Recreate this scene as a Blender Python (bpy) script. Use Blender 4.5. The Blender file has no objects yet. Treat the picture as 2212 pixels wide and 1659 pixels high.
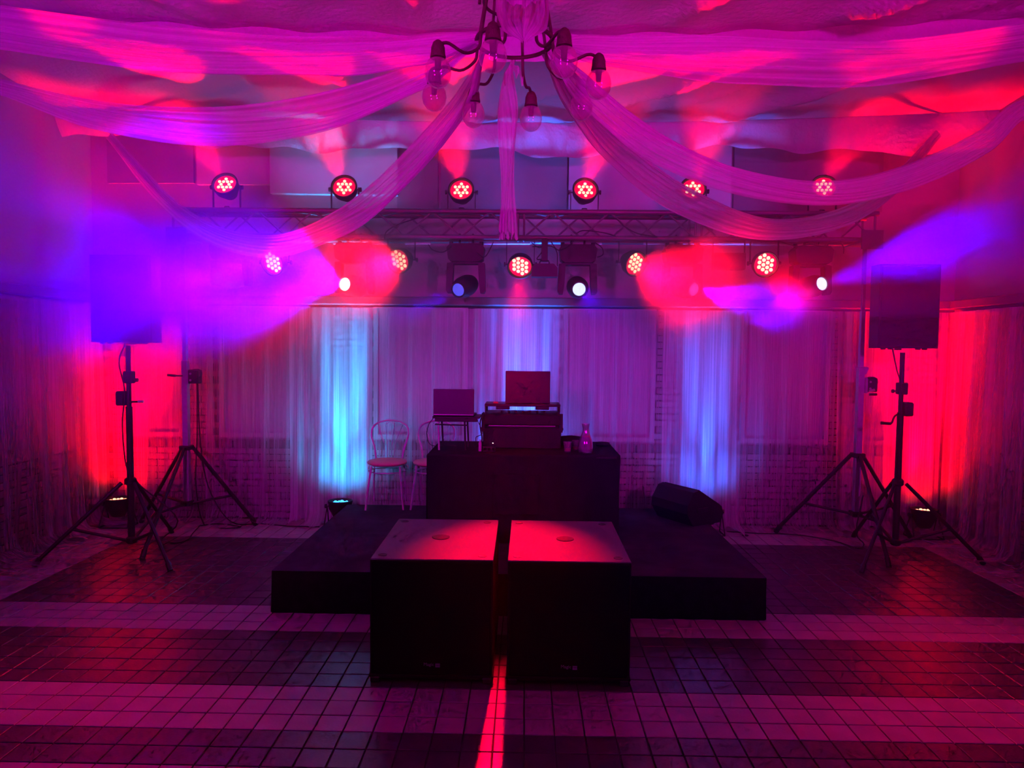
import bpy, math, random
from mathutils import Vector, Matrix
import numpy as np
random.seed(4)
PI = math.pi
SC = bpy.context.scene
COL = SC.collection

# ------------------------------------------------------------------ camera
F_PX, PITCH, YAW, ROLL, CAM_H = 1500.0, .0508768, .0178997, .0094219, 1.9024
cp, sp = math.cos(PITCH), math.sin(PITCH)
FW = Vector((-math.sin(YAW)*cp, math.cos(YAW)*cp, -sp))
RT = Vector((math.cos(YAW), math.sin(YAW), 0)); UP = RT.cross(FW)
CA = math.cos(ROLL)*RT + math.sin(ROLL)*UP
CB = -math.sin(ROLL)*RT + math.cos(ROLL)*UP
CAMP = Vector((0, 0, CAM_H))
cam_data = bpy.data.cameras.new('camera'); cam = bpy.data.objects.new('camera', cam_data); COL.objects.link(cam)
m = Matrix((CA, CB, -FW)).transposed().to_4x4(); m.translation = CAMP
cam.matrix_world = m
cam_data.sensor_width = 36.0; cam_data.lens = 36.0*F_PX/2212.0
cam_data.clip_start = .05; cam_data.clip_end = 100
SC.camera = cam
def at(x, y, Y):
    d = (x-1106)/F_PX*CA - (y-829.5)/F_PX*CB + FW
    return CAMP + d*(Y/d.y)
def onz(x, y, Z):
    d = (x-1106)/F_PX*CA - (y-829.5)/F_PX*CB + FW
    return CAMP + d*((Z-CAM_H)/d.z)
def topx(P):
    v = Vector(P)-CAMP; c = v.dot(FW)
    return 1106+F_PX*v.dot(CA)/c, 829.5-F_PX*v.dot(CB)/c

# ------------------------------------------------------------------ world, exposure
SC.view_settings.view_transform = 'Standard'; SC.view_settings.look = 'None'
SC.view_settings.gamma = 1; SC.view_settings.use_curve_mapping = False
SC.view_settings.exposure = 1.12
W = bpy.data.worlds.new('hall'); SC.world = W; W.use_nodes = True
W.node_tree.nodes['Background'].inputs[0].default_value = (.40, .010, .34, 1)
W.node_tree.nodes['Background'].inputs[1].default_value = .12
SC.cycles.max_bounces = 5; SC.cycles.diffuse_bounces = 1; SC.cycles.glossy_bounces = 2
SC.cycles.use_adaptive_sampling = True; SC.cycles.adaptive_threshold = .05; SC.cycles.use_light_tree = False; SC.cycles.adaptive_min_samples = 12
SC.cycles.transmission_bounces = 2; SC.cycles.transparent_max_bounces = 10; SC.cycles.volume_bounces = 0
SC.cycles.volume_step_rate = 2.0; SC.cycles.volume_max_steps = 96
SC.cycles.caustics_reflective = False; SC.cycles.caustics_refractive = False
SC.cycles.sample_clamp_indirect = 3.0; SC.cycles.sample_clamp_direct = 0.0
RED = (1, .0, .022); RED_UP = (1, .0, .006); BLUE = (.045, .0, 1); CYAN = (.0, .38, 1); MAG = (1, .0, .42)
POW_TOP, POW_LOW, POW_UP_R, POW_UP_B, POW_MH = 750, 260, 1500, 760, 380
HAZE = .060

def spot(name, loc, target, col, power, angle, blend=.5, size=.06, parent=None):
    l = bpy.data.lights.new(name, 'SPOT'); l.energy = power; l.color = col
    l.spot_size = math.radians(angle); l.spot_blend = blend; l.shadow_soft_size = size
    o = bpy.data.objects.new(name, l); COL.objects.link(o)
    d = (Vector(target)-Vector(loc)).normalized()
    o.rotation_euler = d.to_track_quat('-Z', 'Y').to_euler()
    o.location = loc
    if parent:
        o.parent = parent; o.location = Vector(loc)-parent.location
    return o

# unseen fill spots added behind the camera to lift walls, haze and ceiling
spot('fill_spot', (-2.8, -2.0, 3.2), (-1.6, 7.0, 3.8), (.80, .0, .82), 760, 62, 1, .3)
spot('fill_spot', (-2.4, -1.2, 1.2), (-1.5, 5.2, 4.7), (1, .0, .30), 330, 50, 1, .4)
spot('fill_spot', (2.4, -1.2, 1.2), (1.5, 5.2, 4.7), (1, .0, .34), 330, 50, 1, .4)
spot('fill_spot', (2.8, -2.0, 3.2), (1.6, 7.0, 3.8), (.90, .0, .74), 620, 62, 1, .3)

# ------------------------------------------------------------------ materials
def nodes(name):
    m = bpy.data.materials.new(name); m.use_nodes = True
    nt = m.node_tree; return m, nt, nt.nodes['Principled BSDF']
def mat(name, col, rough=.6, metal=0, var=.0, scale=8.0, bump=0.0, bscale=None, coords='Object', stretch=(1, 1, 1), spec=.5, perobj=0.0, coat=0):
    m, nt, p = nodes(name); N = nt.nodes; L = nt.links
    p.inputs['Base Color'].default_value = (*col, 1); p.inputs['Roughness'].default_value = rough
    p.inputs['Metallic'].default_value = metal; p.inputs['Specular IOR Level'].default_value = spec
    p.inputs['Coat Weight'].default_value = coat
    tc = N.new('ShaderNodeTexCoord'); mp = N.new('ShaderNodeMapping'); mp.inputs['Scale'].default_value = stretch
    L.new(tc.outputs[coords], mp.inputs[0])
    n = N.new('ShaderNodeTexNoise'); n.inputs['Scale'].default_value = scale; n.inputs['Detail'].default_value = 3
    L.new(mp.outputs[0], n.inputs['Vector'])
    hs = N.new('ShaderNodeHueSaturation'); hs.inputs['Color'].default_value = (*col, 1)
    mr = N.new('ShaderNodeMapRange'); mr.inputs['From Min'].default_value = .3; mr.inputs['From Max'].default_value = .7
    mr.inputs['To Min'].default_value = 1-max(var, .03); mr.inputs['To Max'].default_value = 1+max(var, .03)
    L.new(n.outputs['Fac'], mr.inputs['Value'])
    val = mr.outputs[0]
    if perobj:
        oi = N.new('ShaderNodeObjectInfo'); r = N.new('ShaderNodeMapRange')
        r.inputs['To Min'].default_value = 1-perobj; r.inputs['To Max'].default_value = 1+perobj
        L.new(oi.outputs['Random'], r.inputs['Value'])
        mu = N.new('ShaderNodeMath'); mu.operation = 'MULTIPLY'; L.new(val, mu.inputs[0]); L.new(r.outputs[0], mu.inputs[1]); val = mu.outputs[0]
    L.new(val, hs.inputs['Value']); L.new(hs.outputs[0], p.inputs['Base Color'])
    if bump:
        b = N.new('ShaderNodeBump'); b.inputs['Strength'].default_value = bump; b.inputs['Distance'].default_value = .02
        n2 = N.new('ShaderNodeTexNoise'); n2.inputs['Scale'].default_value = bscale or scale*4; n2.inputs['Detail'].default_value = 4
        L.new(mp.outputs[0], n2.inputs['Vector']); L.new(n2.outputs['Fac'], b.inputs['Height']); L.new(b.outputs[0], p.inputs['Normal'])
    return m
def emis(name, col, strength):
    m, nt, p = nodes(name); p.inputs['Base Color'].default_value = (.02, .02, .02, 1)
    p.inputs['Emission Color'].default_value = (*col, 1); p.inputs['Emission Strength'].default_value = strength
    return m
def sheer(name, col, a0, a1, freq=40.0, along=1.5, coords='UV', trans=.5, two=True):
    """woven see-through cloth: threads lie denser in the folds"""
    m = bpy.data.materials.new(name); m.use_nodes = True; nt = m.node_tree; N = nt.nodes; L = nt.links
    N.clear(); out = N.new('ShaderNodeOutputMaterial')
    tc = N.new('ShaderNodeTexCoord'); mp = N.new('ShaderNodeMapping'); mp.inputs['Scale'].default_value = (along, freq, 1)
    L.new(tc.outputs[coords], mp.inputs[0])
    n = N.new('ShaderNodeTexNoise'); n.inputs['Scale'].default_value = 1; n.inputs['Detail'].default_value = 4; n.inputs['Roughness'].default_value = .7
    L.new(mp.outputs[0], n.inputs['Vector'])
    mr = N.new('ShaderNodeMapRange'); mr.inputs['From Min'].default_value = .3; mr.inputs['From Max'].default_value = .7
    mr.inputs['To Min'].default_value = a0; mr.inputs['To Max'].default_value = a1; L.new(n.outputs['Fac'], mr.inputs['Value'])
    d = N.new('ShaderNodeBsdfDiffuse'); d.inputs[0].default_value = (*col, 1)
    t = N.new('ShaderNodeBsdfTranslucent'); t.inputs[0].default_value = (*col, 1)
    g = N.new('ShaderNodeBsdfTransparent')
    m1 = N.new('ShaderNodeMixShader'); m1.inputs[0].default_value = trans
    L.new(d.outputs[0], m1.inputs[1]); L.new(t.outputs[0], m1.inputs[2])
    m2 = N.new('ShaderNodeMixShader'); L.new(mr.outputs[0], m2.inputs[0]); L.new(g.outputs[0], m2.inputs[1]); L.new(m1.outputs[0], m2.inputs[2])
    L.new(m2.outputs[0], out.inputs['Surface'])
    return m
def cloth(name, col, trans=.25, bump=.4, scale=30.0):
    m = bpy.data.materials.new(name); m.use_nodes = True; nt = m.node_tree; N = nt.nodes; L = nt.links
    N.clear(); out = N.new('ShaderNodeOutputMaterial')
    tc = N.new('ShaderNodeTexCoord'); n = N.new('ShaderNodeTexNoise'); n.inputs['Scale'].default_value = scale; n.inputs['Detail'].default_value = 6
    L.new(tc.outputs['Object'], n.inputs['Vector'])
    b = N.new('ShaderNodeBump'); b.inputs['Strength'].default_value = bump; b.inputs['Distance'].default_value = .03; L.new(n.outputs['Fac'], b.inputs['Height'])
    d = N.new('ShaderNodeBsdfDiffuse'); d.inputs[0].default_value = (*col, 1); t = N.new('ShaderNodeBsdfTranslucent'); t.inputs[0].default_value = (*col, 1)
    L.new(b.outputs[0], d.inputs['Normal'])
    m1 = N.new('ShaderNodeMixShader'); m1.inputs[0].default_value = trans; L.new(d.outputs[0], m1.inputs[1]); L.new(t.outputs[0], m1.inputs[2])
    L.new(m1.outputs[0], out.inputs['Surface']); return m
def glass(name, col=(1, 1, 1), rough=.02, clear=.75):
    m = bpy.data.materials.new(name); m.use_nodes = True; nt = m.node_tree; N = nt.nodes; L = nt.links; N.clear()
    out = N.new('ShaderNodeOutputMaterial'); g = N.new('ShaderNodeBsdfGlossy'); g.inputs['Roughness'].default_value = rough; g.inputs['Color'].default_value = (*col, 1)
    t = N.new('ShaderNodeBsdfTransparent'); t.inputs[0].default_value = (*col, 1)
    lw = N.new('ShaderNodeLayerWeight'); lw.inputs['Blend'].default_value = .22
    mr = N.new('ShaderNodeMapRange'); mr.inputs['To Min'].default_value = 1-clear-.18; mr.inputs['To Max'].default_value = 1.0; L.new(lw.outputs['Facing'], mr.inputs[0])
    n = N.new('ShaderNodeTexNoise'); n.inputs['Scale'].default_value = 6
    mx = N.new('ShaderNodeMixShader'); L.new(mr.outputs[0], mx.inputs[0]); L.new(t.outputs[0], mx.inputs[1]); L.new(g.outputs[0], mx.inputs[2]); df = N.new('ShaderNodeBsdfDiffuse'); df.inputs[0].default_value = (.9, .85, .9, 1); m3 = N.new('ShaderNodeMixShader'); m3.inputs[0].default_value = .10
    L.new(mx.outputs[0], m3.inputs[1]); L.new(df.outputs[0], m3.inputs[2]); L.new(m3.outputs[0], out.inputs['Surface'])
    return m

M = {}
M['tile_light'] = mat('tile_light', (.42, .40, .38), .42, 0, .10, 5, .10, 60, perobj=.10, spec=.5)
M['tile_dark'] = mat('tile_dark', (.095, .085, .085), .30, 0, .15, 6, .08, 60, perobj=.12, spec=.55)
M['grout'] = mat('grout', (.035, .03, .03), .8)
M['plaster'] = mat('plaster', (.50, .48, .47), .85, 0, .06, 2, .15, 40)
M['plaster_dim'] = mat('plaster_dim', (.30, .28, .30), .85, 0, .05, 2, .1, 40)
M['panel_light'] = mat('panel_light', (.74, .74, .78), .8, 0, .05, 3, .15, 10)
M['brick'] = mat('brick', (.40, .36, .34), .85, 0, .12, 12, .3, 60, perobj=.16)
M['mortar'] = mat('mortar', (.06, .05, .05), .9, 0, .1, 10)
M['blind'] = mat('blind', (.44, .42, .44), .7, 0, .05, 3)
M['beam'] = mat('beam', (.16, .12, .12), .6, 0, .1, 4)
M['sheer'] = sheer('sheer_curtain', (.86, .86, .90), .10, .50, 130, 1.2)
M['sheer_dense'] = sheer('sheer_curtain_gathered', (.9, .9, .94), .30, .85, 120, 1.2)
M['swag'] = sheer('swag_chiffon', (.86, .84, .88), .42, .90, 26, .5)
M['ceil_cloth'] = cloth('ceiling_cloth', (.72, .70, .72), .22, .55, 26)
M['black'] = mat('black_powder_coat', (.012, .012, .014), .5, 0, .1, 20)
M['black_cloth'] = mat('black_cloth', (.018, .016, .024), .95, 0, .2, 9, .12, 40, spec=.08)
M['stage_carpet'] = mat('stage_carpet', (.045, .050, .072), .95, 0, .35, 5, .5, 200, spec=.1)
M['stage_skirt'] = mat('stage_skirt', (.010, .010, .012), .95, 0, .3, 14, .4, 40, spec=.08)
M['speaker'] = mat('speaker_paint', (.016, .015, .020), .6, 0, .12, 30, .25, 220, spec=.3)
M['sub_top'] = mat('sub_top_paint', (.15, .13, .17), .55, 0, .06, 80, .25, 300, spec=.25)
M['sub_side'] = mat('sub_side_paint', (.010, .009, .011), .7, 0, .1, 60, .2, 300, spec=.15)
M['grille'] = mat('grille_foam', (.006, .006, .008), .9, 0, .2, 120, .3, 400, spec=.1)
M['alu'] = mat('aluminium', (.62, .62, .66), .42, .55, .08, 30)
M['truss'] = mat('truss_aluminium', (.20, .17, .20), .45, .4, .08, 20)
M['chrome'] = mat('chrome', (.80, .80, .85), .30, .6, .03, 20)
M['seat'] = mat('seat_vinyl', (.62, .36, .28), .45, 0, .06, 12, .1, 80)
M['laptop'] = mat('laptop_lid', (.075, .07, .08), .5, .1, .03, 30)
M['rust'] = mat('wrought_iron', (.09, .04, .04), .6, .3, .2, 30, .3, 80)
M['bulb'] = glass('bulb_glass', (1, .93, .95), .03, .72)
M['jug'] = glass('carafe_glass', (.96, .97, 1), .04, .62)
M['water'] = mat('water', (.55, .55, .62), .1, 0, .05, 5); M['water'].node_tree.nodes['Principled BSDF'].inputs['Alpha'].default_value = .55
M['red_bits'] = mat('fruit_pieces', (.7, .12, .07), .5, 0, .2, 30)
M['cable'] = mat('rubber_cable', (.012, .011, .013), .55)
M['white_cable'] = mat('white_cable', (.6, .58, .6), .5)
M['led_red'] = emis('led_red_lamp', (1, .52, .30), 1.5)
M['led_pink'] = emis('led_pink_lamp', (.75, .55, .65), 1.1)
M['led_blue'] = emis('led_blue_lamp', (.02, .30, 1), 3)
M['led_floor_red'] = emis('led_floor_red', (1, .30, .16), 2)
M['face_red'] = emis('lamp_face_red', (1, .0, .05), .75)
M['face_dark'] = mat('lamp_face_dark', (.03, .01, .02), .4)
M['mh_white'] = emis('beam_lens_white', (.95, .96, 1), 2)
M['mh_lens'] = emis('beam_lens_blue', (.42, .48, 1), 1.1)
M['mh_dim'] = emis('beam_lens_dim', (.05, .03, 1), .3)
M['mh_mid'] = emis('beam_lens_mid', (.10, .09, 1), .5)
M['pin_led'] = emis('pin_led', (1, .5, .4), 8)
M['logo'] = mat('logo_print', (.30, .22, .42), .5)

# ------------------------------------------------------------------ mesh helpers
class MB:
    def __init__(s): s.v = []; s.f = []; s.uv = None; s.X = None
    def add(s, vs, fs):
        o = len(s.v)
        if s.X is not None: vs = [s.X @ Vector(q) for q in vs]
        s.v += [tuple(q) for q in vs]; s.f += [tuple(i+o for i in q) for q in fs]; return s
    def box(s, a, b, bev=0.0):
        x0, y0, z0 = a; x1, y1, z1 = b
        if bev <= 0:
            vs = [(x0, y0, z0), (x1, y0, z0), (x1, y1, z0), (x0, y1, z0), (x0, y0, z1), (x1, y0, z1), (x1, y1, z1), (x0, y1, z1)]
            return s.add(vs, [(0, 3, 2, 1), (4, 5, 6, 7), (0, 1, 5, 4), (1, 2, 6, 5), (2, 3, 7, 6), (3, 0, 4, 7)])
        import itertools
        c = bev; vs = []; idx = {}
        for sx, sy, sz in itertools.product((0, 1), repeat=3):
            px = (x0, x1)[sx]; py = (y0, y1)[sy]; pz = (z0, z1)[sz]
            ix = (x0+c, x1-c)[sx]; iy = (y0+c, y1-c)[sy]; iz = (z0+c, z1-c)[sz]
            idx[(sx, sy, sz, 0)] = len(vs); vs.append((px, iy, iz))
            idx[(sx, sy, sz, 1)] = len(vs); vs.append((ix, py, iz))
            idx[(sx, sy, sz, 2)] = len(vs); vs.append((ix, iy, pz))
        fs = []
        ctr = Vector(((x0+x1)/2, (y0+y1)/2, (z0+z1)/2))
        def face(l):
            P = [Vector(vs[i]) for i in l]; n = (P[1]-P[0]).cross(P[2]-P[0]); mid = sum(P, Vector())/len(P)
            fs.append(tuple(l) if n.dot(mid-ctr) > 0 else tuple(reversed(l)))
        for ax in range(3):
            for sd in (0, 1):
                o = [(0, 0), (1, 0), (1, 1), (0, 1)]; l = []
                for p, q in o:
                    k = [0, 0, 0]; k[ax] = sd; k[(ax+1) % 3] = p; k[(ax+2) % 3] = q; l.append(idx[(*k, ax)])
                face(l)
        for ax in range(3):
            a1, a2 = (ax+1) % 3, (ax+2) % 3
            for p in (0, 1):
                for q in (0, 1):
                    k0 = [0, 0, 0]; k0[a1] = p; k0[a2] = q; k1 = list(k0); k1[ax] = 1
                    face([idx[(*k0, a1)], idx[(*k0, a2)], idx[(*k1, a2)], idx[(*k1, a1)]])
        for sx, sy, sz in itertools.product((0, 1), repeat=3): face([idx[(sx, sy, sz, i)] for i in range(3)])
        return s.add(vs, fs)
    def tube(s, pts, r, n=8, closed=False, cap=True):
        pts = [Vector(p) for p in pts]; rs = r if isinstance(r, (list, tuple)) else [r]*len(pts)
        vs = []; fs = []; K = len(pts); prev = None
        for i, p in enumerate(pts):
            if closed: d = pts[(i+1) % K]-pts[i-1]
            else: d = pts[min(i+1, K-1)]-pts[max(i-1, 0)]
            d.normalize()
            if prev is None: a = d.cross(Vector((0, 0, 1)) if abs(d.z) < .9 else Vector((1, 0, 0))).normalized()
            else: a = (prev - d*prev.dot(d)).normalized()
            prev = a; b = d.cross(a)
            for j in range(n):
                t = 2*PI*j/n; vs.append(p + (a*math.cos(t)+b*math.sin(t))*rs[i])
        R = K if closed else K-1
        for i in range(R):
            for j in range(n):
                i2 = (i+1) % K; fs.append((i*n+j, i*n+(j+1) % n, i2*n+(j+1) % n, i2*n+j))
        if cap and not closed:
            fs.append(tuple(range(n-1, -1, -1))); fs.append(tuple((K-1)*n+j for j in range(n)))
        return s.add(vs, fs)
    def lathe(s, prof, n=24, axis='Z', c=(0, 0, 0)):
        vs = []; fs = []; c = Vector(c)
        for r, z in prof:
            for j in range(n):
                t = 2*PI*j/n; q = (r*math.cos(t), r*math.sin(t), z)
                if axis == 'Y': q = (q[0], q[2], q[1])
                if axis == 'X': q = (q[2], q[0], q[1])
                vs.append(Vector(q)+c)
        for i in range(len(prof)-1):
            for j in range(n): fs.append((i*n+j, i*n+(j+1) % n, (i+1)*n+(j+1) % n, (i+1)*n+j))
        if prof[0][0] > 1e-6: fs.append(tuple(range(n-1, -1, -1)))
        if prof[-1][0] > 1e-6: fs.append(tuple((len(prof)-1)*n+j for j in range(n)))
        return s.add(vs, fs)
    def prism(s, poly, x0, x1, axis='X'):
        n = len(poly); vs = []
        for x in (x0, x1):
            for a, b in poly: vs.append({'X': (x, a, b), 'Y': (a, x, b), 'Z': (a, b, x)}[axis])
        return s.add(vs, [tuple(range(n-1, -1, -1)), tuple(range(n, 2*n))]+[(i, (i+1) % n, n+(i+1) % n, n+i) for i in range(n)])
    def build(s, name, m, parent=None, smooth=False, origin=None):
        me = bpy.data.meshes.new(name); vs = s.v
        if origin is not None: vs = [tuple(Vector(q)-Vector(origin)) for q in vs]
        me.from_pydata(vs, [], s.f); me.materials.append(m); me.update()
        if smooth: smoothen(me)
        o = bpy.data.objects.new(name, me); COL.objects.link(o)
        if origin is not None: o.location = origin
        if parent: o.parent = parent
        return o
def smoothen(me, ang=40):
    me.polygons.foreach_set('use_smooth', [True]*len(me.polygons))
    try: me.set_sharp_from_angle(angle=math.radians(ang))
    except Exception: pass
def grid(name, fn, nu, nv, m, parent=None, thick=0, uvs=(1, 1)):
    vs = []; fs = []
    for i in range(nu+1):
        for j in range(nv+1): vs.append(tuple(fn(i/nu, j/nv)))
    for i in range(nu):
        for j in range(nv):
            a = i*(nv+1)+j; fs.append((a, a+1, a+nv+2, a+nv+1))
    me = bpy.data.meshes.new(name); me.from_pydata(vs, [], fs); me.materials.append(m)
    uvl = me.uv_layers.new(name='UVMap'); k = 0; arr = []
    for i in range(nu):
        for j in range(nv):
            for (p, q) in ((i, j), (i, j+1), (i+1, j+1), (i+1, j)): arr += [p/nu*uvs[0], q/nv*uvs[1]]
    uvl.data.foreach_set('uv', arr); me.update()
    me.polygons.foreach_set('use_smooth', [True]*len(me.polygons))
    o = bpy.data.objects.new(name, me); COL.objects.link(o)
    if parent: o.parent = parent
    return o
def tag(o, label=None, cat=None, group=None, kind=None):
    if label: o['label'] = label
    if cat: o['category'] = cat
    if group: o['group'] = group
    if kind: o['kind'] = kind
    return o
def thing(name, label, cat, loc=(0, 0, 0), rz=0, group=None):
    o = bpy.data.objects.new(name, None); COL.objects.link(o); o.empty_display_size = .1
    o.location = loc; o.rotation_euler = (0, 0, rz); return tag(o, label, cat, group)
def copy_tree(o, parent=None):
    c = o.copy(); COL.objects.link(c); c.parent = parent
    for ch in [x for x in bpy.data.objects if x.parent == o]: copy_tree(ch, c)
    return c
def struct(o, label=None): o['kind'] = 'structure'; 
def cat_curve(pts, n=24):
    """Catmull-Rom through points"""
    P = [Vector(p) for p in pts]; P = [2*P[0]-P[1]]+P+[2*P[-1]-P[-2]]; out = []
    S = len(P)-3
    for k in range(n+1):
        t = k/n*S; i = min(int(t), S-1); u = t-i; a, b, c, d = P[i:i+4]
        out.append(.5*((2*b)+(c-a)*u+(2*a-5*b+4*c-d)*u*u+(3*b-a-3*c+d)*u**3))
    return out

# ================================================================== SETTING
T = .15; GX0 = -1.78342; GY0 = 3.78465
XL, XR, YB = -4.75, 4.62, 7.6
fl = MB().box((XL-.1, -3, -.08), (XR+.1, YB+.1, -.006)).build('floor', M['grout']); fl['kind'] = 'structure'
def tile_mesh(name, m):
    g = .0032; c = .0025; h = T/2-g
    mb = MB(); vs = [(-h, -h, -.006), (h, -h, -.006), (h, h, -.006), (-h, h, -.006)]
    vs += [(-h, -h, -c), (h, -h, -c), (h, h, -c), (-h, h, -c)]; k = h-c
    vs += [(-k, -k, 0), (k, -k, 0), (k, k, 0), (-k, k, 0)]
    fs = [(8, 9, 10, 11)]
    for i in range(4):
        j = (i+1) % 4; fs += [(i, j, 4+j, 4+i), (4+i, 4+j, 8+j, 8+i)]
    me = bpy.data.meshes.new(name); me.from_pydata(vs, [], fs); me.materials.append(m); return me, vs, fs
tl, tvs, tfs = tile_mesh('tile_pale', M['tile_light']); td, _, _ = tile_mesh('tile_dark', M['tile_dark'])
cells = []
for j in range(-26, 26):
    yc = GY0-(j+.5)*T
    if yc > YB-.05: continue
    for i in range(-26, 49):
        xc = GX0+(i+.5)*T
        if xc < XL or xc > XR: continue
        if j >= 0: r = j % 5; light = r < 3
        elif j >= -5: light = False
        elif j >= -8: light = True
        elif j >= -20: light = not (-3.86 < xc < 3.86)
        else: light = True
        cells.append((i, j, xc, yc, light))
def seen(x, y):
    if y < 2.3: return False
    u, v = topx((x, y, 0))
    if not (-30 < u < 2240 and v < 1690): return False
    if 3.84 < y and 800 < u < 1355: return False
    if -1.8 < x < 1.73 and 4.85 < y < 7: return False
    return True
vis = sorted([c for c in cells if seen(c[2], c[3])], key=lambda c: c[3]**2+c[2]**2*.3)[:300]
vset = {(c[0], c[1]) for c in vis}
for (i, j, xc, yc, light) in vis:
    o = bpy.data.objects.new('tile', tl if light else td); COL.objects.link(o)
    o.parent = fl; o.location = (xc, yc, random.uniform(-.0006, .0006)); o.rotation_euler = (random.gauss(0, .0012), random.gauss(0, .0012), random.choice((0, PI/2, PI)))
for nm, lt, mm in (('pale_tiles', True, M['tile_light']), ('dark_tiles', False, M['tile_dark'])):
    mb = MB()
    for (i, j, xc, yc, light) in cells:
        if light == lt and (i, j) not in vset:
            dz = random.uniform(-.0006, .0006)
            mb.add([(a+xc, b+yc, c+dz) for a, b, c in tvs], tfs)
    o = mb.build(nm, mm, fl); o['kind'] = 'stuff'

# back wall: brick parapet and pillars, closed windows between, beam, plaster above
wb = MB().box((XL-.1, YB, 0), (XR+.1, YB+.2, 4.8)).build('wall_back', M['plaster']); wb['kind'] = 'structure'
MB().box((XL, YB-.012, 0), (XR, YB-.001, 2.36)).build('mortar_bed', M['mortar'], wb)
wins = [(-4.3, -3.3), (-3.0, -2.15), (-1.72, -.72), (-.18, .10), (.42, 1.28), (1.72, 1.95), (2.35, 3.3), (3.55, 4.2)]
wins = [(-4.35, -3.75), (-3.35, -2.35), (-1.65, -.62), (.42, 1.42), (2.35, 3.3), (3.6, 4.1)]
bl, bh = .25, .071
bmesh_ = MB().box((-bl/2+.006, -.012, -bh/2+.006), (bl/2-.006, .004, bh/2-.006), .002)
bm0 = None; rows = int(2.36/bh); bricks = []
for r in range(rows):
    z = (r+.5)*bh
    if z > 2.33: continue
    n = int((XR-XL)/bl)+1
    for k in range(n):
        x = XL+(k+.5*(r % 2)+.25)*bl
        if x > XR-.1 or x < XL+.1: continue
        if z > .90 and any(a < x < b for a, b in wins): continue
        if .78 < z < .88: continue
        bricks.append((x, z))
def bkey(q):
    x, z = q; return min(abs(x-1.45), abs(x+.5), abs(x-1.85), abs(x+2.0))+z*.12
bricks.sort(key=bkey)
me_b = None
for (x, z) in bricks[:300]:
    if me_b is None:
        o = bmesh_.build('brick', M['brick'], wb); me_b = o.data
    else:
        o = bpy.data.objects.new('brick', me_b); COL.objects.link(o); o.parent = wb
    o.location = (x, YB-.012, z+random.uniform(-.001, .001))
mb = MB()
for (x, z) in bricks[300:]:
    mb.box((x-bl/2+.006, YB-.024, z-bh/2+.006), (x+bl/2-.006, YB-.008, z+bh/2-.006))
o = mb.build('brickwork', M['brick'], wb); o['kind'] = 'stuff'
# row of dark soldier bricks under the windows
mb = MB(); x = XL+.06
while x < XR-.2:
    o = MB().box((-.085, -.02, -.045), (.085, .004, .045), .003) if x == XL+.06 else None
    if o: so = o.build('sill_brick', M['beam'], wb); sm = so.data
    else: so = bpy.data.objects.new('sill_brick', sm); COL.objects.link(so); so.parent = wb
    so.location = (x+.09, YB-.016, .83); x += .185
for n, (a, b) in enumerate(wins):
    w = MB()
    for q in ((a, .9, a+.05, 2.34), (b-.05, .9, b, 2.34), (a+.05, .9, b-.05, .95), (a+.05, 2.29, b-.05, 2.34)):
        w.box((q[0], YB-.05, q[1]), (q[2], YB-.005, q[3]))
    wo = w.build('window_%d' % (n+1), M['plaster'], None); wo['kind'] = 'structure'
    MB().box((a+.05, YB-.028, .95), (b-.05, YB-.02, 2.29)).build('pane', M['blind'], wo)
o = MB().box((XL, YB-.14, 2.36), (XR, YB-.002, 2.45), .01).build('trim_1', M['beam']); o['kind'] = 'structure'
# wall panels above the beam
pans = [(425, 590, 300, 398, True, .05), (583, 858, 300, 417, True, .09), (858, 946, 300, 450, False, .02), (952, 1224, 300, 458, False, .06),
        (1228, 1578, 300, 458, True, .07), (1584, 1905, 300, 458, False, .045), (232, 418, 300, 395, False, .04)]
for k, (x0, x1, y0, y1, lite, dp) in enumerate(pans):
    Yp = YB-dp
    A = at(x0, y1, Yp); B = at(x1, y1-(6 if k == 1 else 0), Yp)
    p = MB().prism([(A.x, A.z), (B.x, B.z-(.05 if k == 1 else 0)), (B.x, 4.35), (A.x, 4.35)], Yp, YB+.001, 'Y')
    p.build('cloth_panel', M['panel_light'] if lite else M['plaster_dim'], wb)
# side walls
wl = MB().box((XL-.2, -3, 0), (XL, YB+.1, 4.8)).build('wall_left', M['plaster']); wl['kind'] = 'structure'
wr = MB().box((XR, -3, 0), (XR+.2, YB+.1, 4.8)).build('wall_right', M['plaster']); wr['kind'] = 'structure'
for nm, x0, x1 in (('trim_2', XL, XL+.14), ('trim_3', XR-.14, XR)):
    o = MB().box((x0, -3, 2.36), (x1, YB-.15, 2.45), .01).build(nm, M['beam']); o['kind'] = 'structure'
    o2 = MB().box((x0, -3, 2.30), (x1, YB-.15, 2.325)); o2.build('curtain_rail', M['alu'], o)
# brick plinth and openings low on the side walls
for s, X in ((-1, XL), (1, XR)):
    w = wl if s < 0 else wr
    rowm = None
    for r in range(11):
        for k in range(13):
            y = 4.6+(k+.5*(r % 2))*bl
            if y > YB-.15: continue
            z = (r+.5)*bh
            if rowm is None:
                o = MB().box((-.012, -bl/2+.006, -bh/2+.006), (.006, bl/2-.006, bh/2-.006), .002).build('brick', M['brick'], w); rowm = o.data
            else:
                o = bpy.data.objects.new('brick', rowm); COL.objects.link(o); o.parent = w
            o.location = (X-s*.012 if s > 0 else X+.012, y, z)
    MB().box((X if s < 0 else X-.004, 4.5, 0), (X+.004 if s < 0 else X, YB-.02, .79)).build('mortar_bed', M['mortar'], w)
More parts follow.
